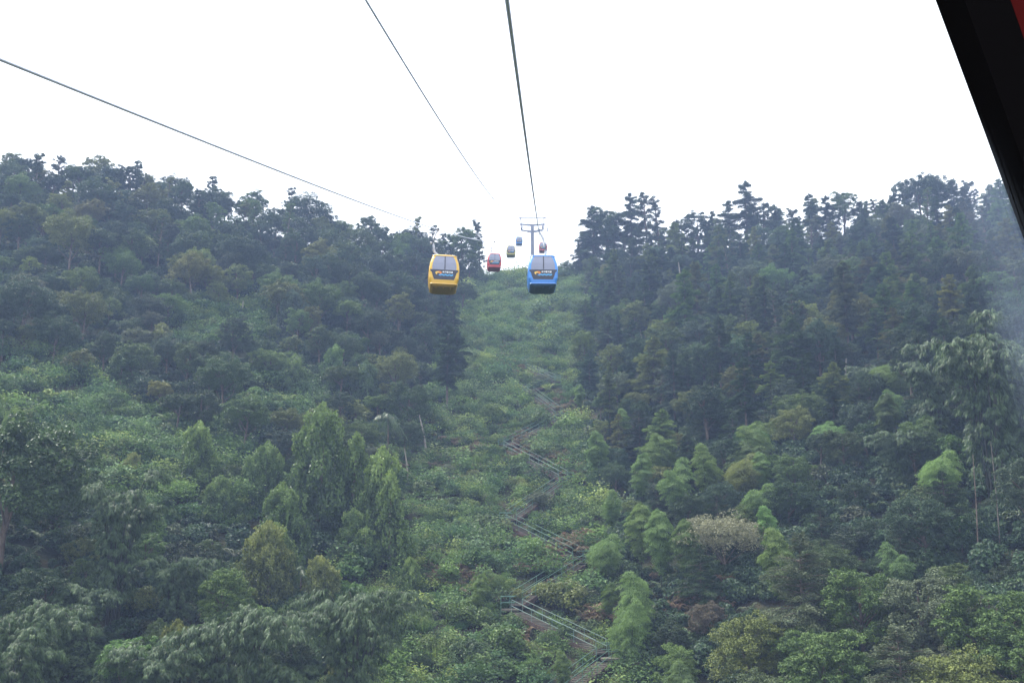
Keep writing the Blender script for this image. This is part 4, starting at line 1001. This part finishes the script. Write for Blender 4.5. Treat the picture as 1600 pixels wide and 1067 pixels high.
P = region_points(9000, 60, 255, in_strip); nz = np.sin(P[:, 0] * .55 + 1) * np.sin(P[:, 1] * .23) + rnd.normal(size=len(P)) * .2
P = P[(nz > .45) | (near_stair(P, 3.0) & (rnd.rand(len(P)) < .25))]; P = P[~near_stair(P, 1.2)]
ex = [np.array(at(a + rnd.normal() * r, b + rnd.normal() * r * .5, .3)) for a, b, r, n_ in ((715, 905, 22, 70), (905, 855, 14, 50), (880, 640, 14, 40), (820, 705, 18, 40), (868, 720, 16, 40), (740, 700, 14, 30), (850, 890, 18, 30), (800, 560, 20, 30), (1090, 940, 30, 60), (700, 735, 16, 30), (835, 465, 25, 40), (930, 965, 14, 20)) for _ in range(n_)]
P = np.concatenate([P, np.array(ex) + np.array([0, 0, .35])])
scatter_stuff('dry_ferns', 'reddish brown dry ferns between the green bushes of the strip', P, rnd.uniform(.7, 1.3, len(P)), [fern(1.7, 12), fern(1.3, 9), bush(1.2, .8, 260, .2)], M_DRY)

# ------------------------------------------------------------------ haze
def haze():
    g = Geo(); box(g, (0, 250, 0), (1440, 940, 2))
    me = g.mesh('haze', []) if False else None
    m, n, o = mat('haze_air'); pv = n.nodes.new('ShaderNodeVolumePrincipled')
    pv.inputs['Color'].default_value = (.46, .62, 1.0, 1); pv.inputs['Density'].default_value = HAZE_DENSITY; pv.inputs['Anisotropy'].default_value = .0
    n.links.new(pv.outputs[0], o.inputs['Volume'])
    g = Geo(); z0, z1 = -190.0, 112.0
    box(g, (0, 250, (z0 + z1) / 2), (1440, 940, z1 - z0)); ob = g.obj('haze', m)
    tag(ob, 'thin pale haze in the air over the slope', None, None, 'stuff')
haze()

# ------------------------------------------------------------------ names for what the view shows
def finish_labels():
    # a small depth buffer of the view tells which plants show and where
    NX, NY = 400, 267; ZB = np.full(NX * NY, 1e9); ID = np.full(NX * NY, -1)
    def splat(co, idn):
        d = co[:, 1] * cp + co[:, 2] * sp_; v = -co[:, 1] * sp_ + co[:, 2] * cp
        ok = d > 1; co = co[ok]; d = d[ok]; v = v[ok]
        ix = ((800 + F * co[:, 0] / d) / 4).astype(int); iy = ((533.5 - F * v / d) / 4).astype(int)
        ok = (ix >= 0) & (ix < NX) & (iy >= 0) & (iy < NY); k = iy[ok] * NX + ix[ok]; d = d[ok]
        o = np.argsort(-d); k = k[o]; d = d[o]; m = d < ZB[k]; ZB[k[m]] = d[m]; ID[k[m]] = idn
        # later (nearer) entries overwrite; keep depth consistent
    cache = {}
    items = [(c, r) for r, c, *_ in PLANTS] + [(o, o) for o, *_ in BUSHES]
    for idn, (c, r) in enumerate(items):
        me = c.data
        if me.name not in cache:
            v = np.empty(len(me.vertices) * 3, np.float32); me.vertices.foreach_get('co', v); v = v.reshape(-1, 3); cache[me.name] = v[::max(4, (len(v) // 5000) // 4 * 4)]
        rz = r.rotation_euler[2]; v = cache[me.name] * np.array(r.scale)
        x = v[:, 0] * math.cos(rz) - v[:, 1] * math.sin(rz) + r.location[0]; y = v[:, 0] * math.sin(rz) + v[:, 1] * math.cos(rz) + r.location[1]
        splat(np.stack([x, y, v[:, 2] + r.location[2]], 1), idn)
    gx, gy = np.meshgrid(np.linspace(-170, 170, 700), np.linspace(40, 270, 700)); splat(np.stack([gx, gy, ground_z(gx, gy) + .4], -1).reshape(-1, 3), -1)
    hits = {}
    for k in np.nonzero(ID >= 0)[0]: hits.setdefault(items[ID[k]][0].name, []).append((k % NX, k // NX))
    own = {c.name: r for r, c, *_ in PLANTS}
    rows = {}
    RIDGE = [(-100, 250), (0, 275), (120, 265), (200, 260), (300, 300), (480, 320), (600, 375), (720, 380), (880, 420), (930, 340), (1100, 345), (1250, 335), (1440, 290), (1700, 280)]
    kills = []
    for r, c, kind, tint, lb in PLANTS:
        hh = hits.get(c.name, [])
        if len(hh) < 3 and lb is None:
            px, py = proj(tuple(r.location))
            kills.append((r, c)); continue
        if lb is None:
            if hh: a = np.array(hh); cx, cy = (a[:, 0].mean() + .5) / NX * 1600, (a[:, 1].mean() + .5) / NY * 1067
            else: cx, cy = proj(tuple(r.location))
            rd = np.interp(cx, [q[0] for q in RIDGE], [q[1] for q in RIDGE])
            rows.setdefault(kind, []).append((r, tint, cx, cy, cy - rd))
        tag(r, lb, {'bigb': 'bamboo', 'plume': 'bamboo'}.get(kind, 'tree'), {'broad': 'broadleaf trees on the slopes', 'low': 'low trees on the slopes', 'conifer': 'conifers of the forest', 'plume': 'feathery bamboo plumes', 'bigb': 'large leaved bamboo clumps', 'vine': 'creeper covered trees', 'sparse': 'slender open trees', 'cedar': 'bushy trees of the slope', 'cream': None}[kind])
    for r, c in kills:
        for ch in list(r.children): bpy.data.objects.remove(ch)
        bpy.data.objects.remove(r)
    KW = {'broad': 'broadleaf tree', 'low': 'low bushy tree', 'conifer': 'conifer', 'plume': 'bamboo plume', 'bigb': 'bamboo clump', 'vine': 'creeper mound', 'sparse': 'slender open tree', 'cedar': 'bushy tree', 'bush': 'bush'}
    ORD = ['first', 'second', 'third', 'fourth', 'fifth', 'sixth', 'seventh', 'eighth', 'ninth', 'tenth', 'eleventh', 'twelfth', 'thirteenth', 'fourteenth', 'fifteenth', 'sixteenth', 'seventeenth', 'eighteenth', 'nineteenth', 'twentieth'] + ['far'] * 40
    def hband(cx):
        for lim, w in ((200, 'at the left edge'), (400, 'below the domed tree'), (560, 'below the ragged tree'), (760, 'under the yellow cabin'), (960, 'by the strip'), (1120, 'right of strip'), (1300, 'near the bare pine trunk'), (1470, 'under the brownish crown')):
            if cx < lim: return w
        return 'at the right frame edge'
    def vband(dy):
        for lim, w in ((30, 'skyline'), (75, 'just under skyline'), (130, 'upper slope'), (200, 'upper mid slope'), (290, 'middle slope'), (400, 'lower mid slope'), (540, 'lower slope')):
            if dy < lim: return w
        return 'bottom edge'
    bl = []
    for o, t, lb in BUSHES:
        if lb: tag(o, lb, 'bush', 'bushes in the cleared strip'); continue
        hh = hits.get(o.name, [])
        if len(hh) < 2: bpy.data.objects.remove(o); continue
        a = np.array(hh); cx, cy = (a[:, 0].mean() + .5) / NX * 1600, (a[:, 1].mean() + .5) / NY * 1067
        tag(o, None, 'bush', 'bushes in the cleared strip'); bl.append((o, t, cx, cy, cy - 420))
    rows['bush'] = bl
    for kind, lst in rows.items():
        cell = {}
        for (r, t, cx, cy, dy) in lst: cell.setdefault((hband(cx), vband(dy), t), []).append((cx, r))
        for (hb, vb, t), ls in cell.items():
            ls.sort(key=lambda q: q[0])
            for i, (cx, r) in enumerate(ls):
                r['label'] = f"{TWORD[t]} {KW[kind]}, {ORD[i] + ' from left, ' if len(ls) > 1 else ''}{vb} {hb}" if kind != 'bush' else f"{TWORD[t]} {KW[kind]}{', ' + ORD[i] + ' from left' if len(ls) > 1 else ''} in strip, {vb} {hb}"
    print('plants kept', sum(len(v) for v in rows.values()), 'removed', len(kills))
finish_labels()
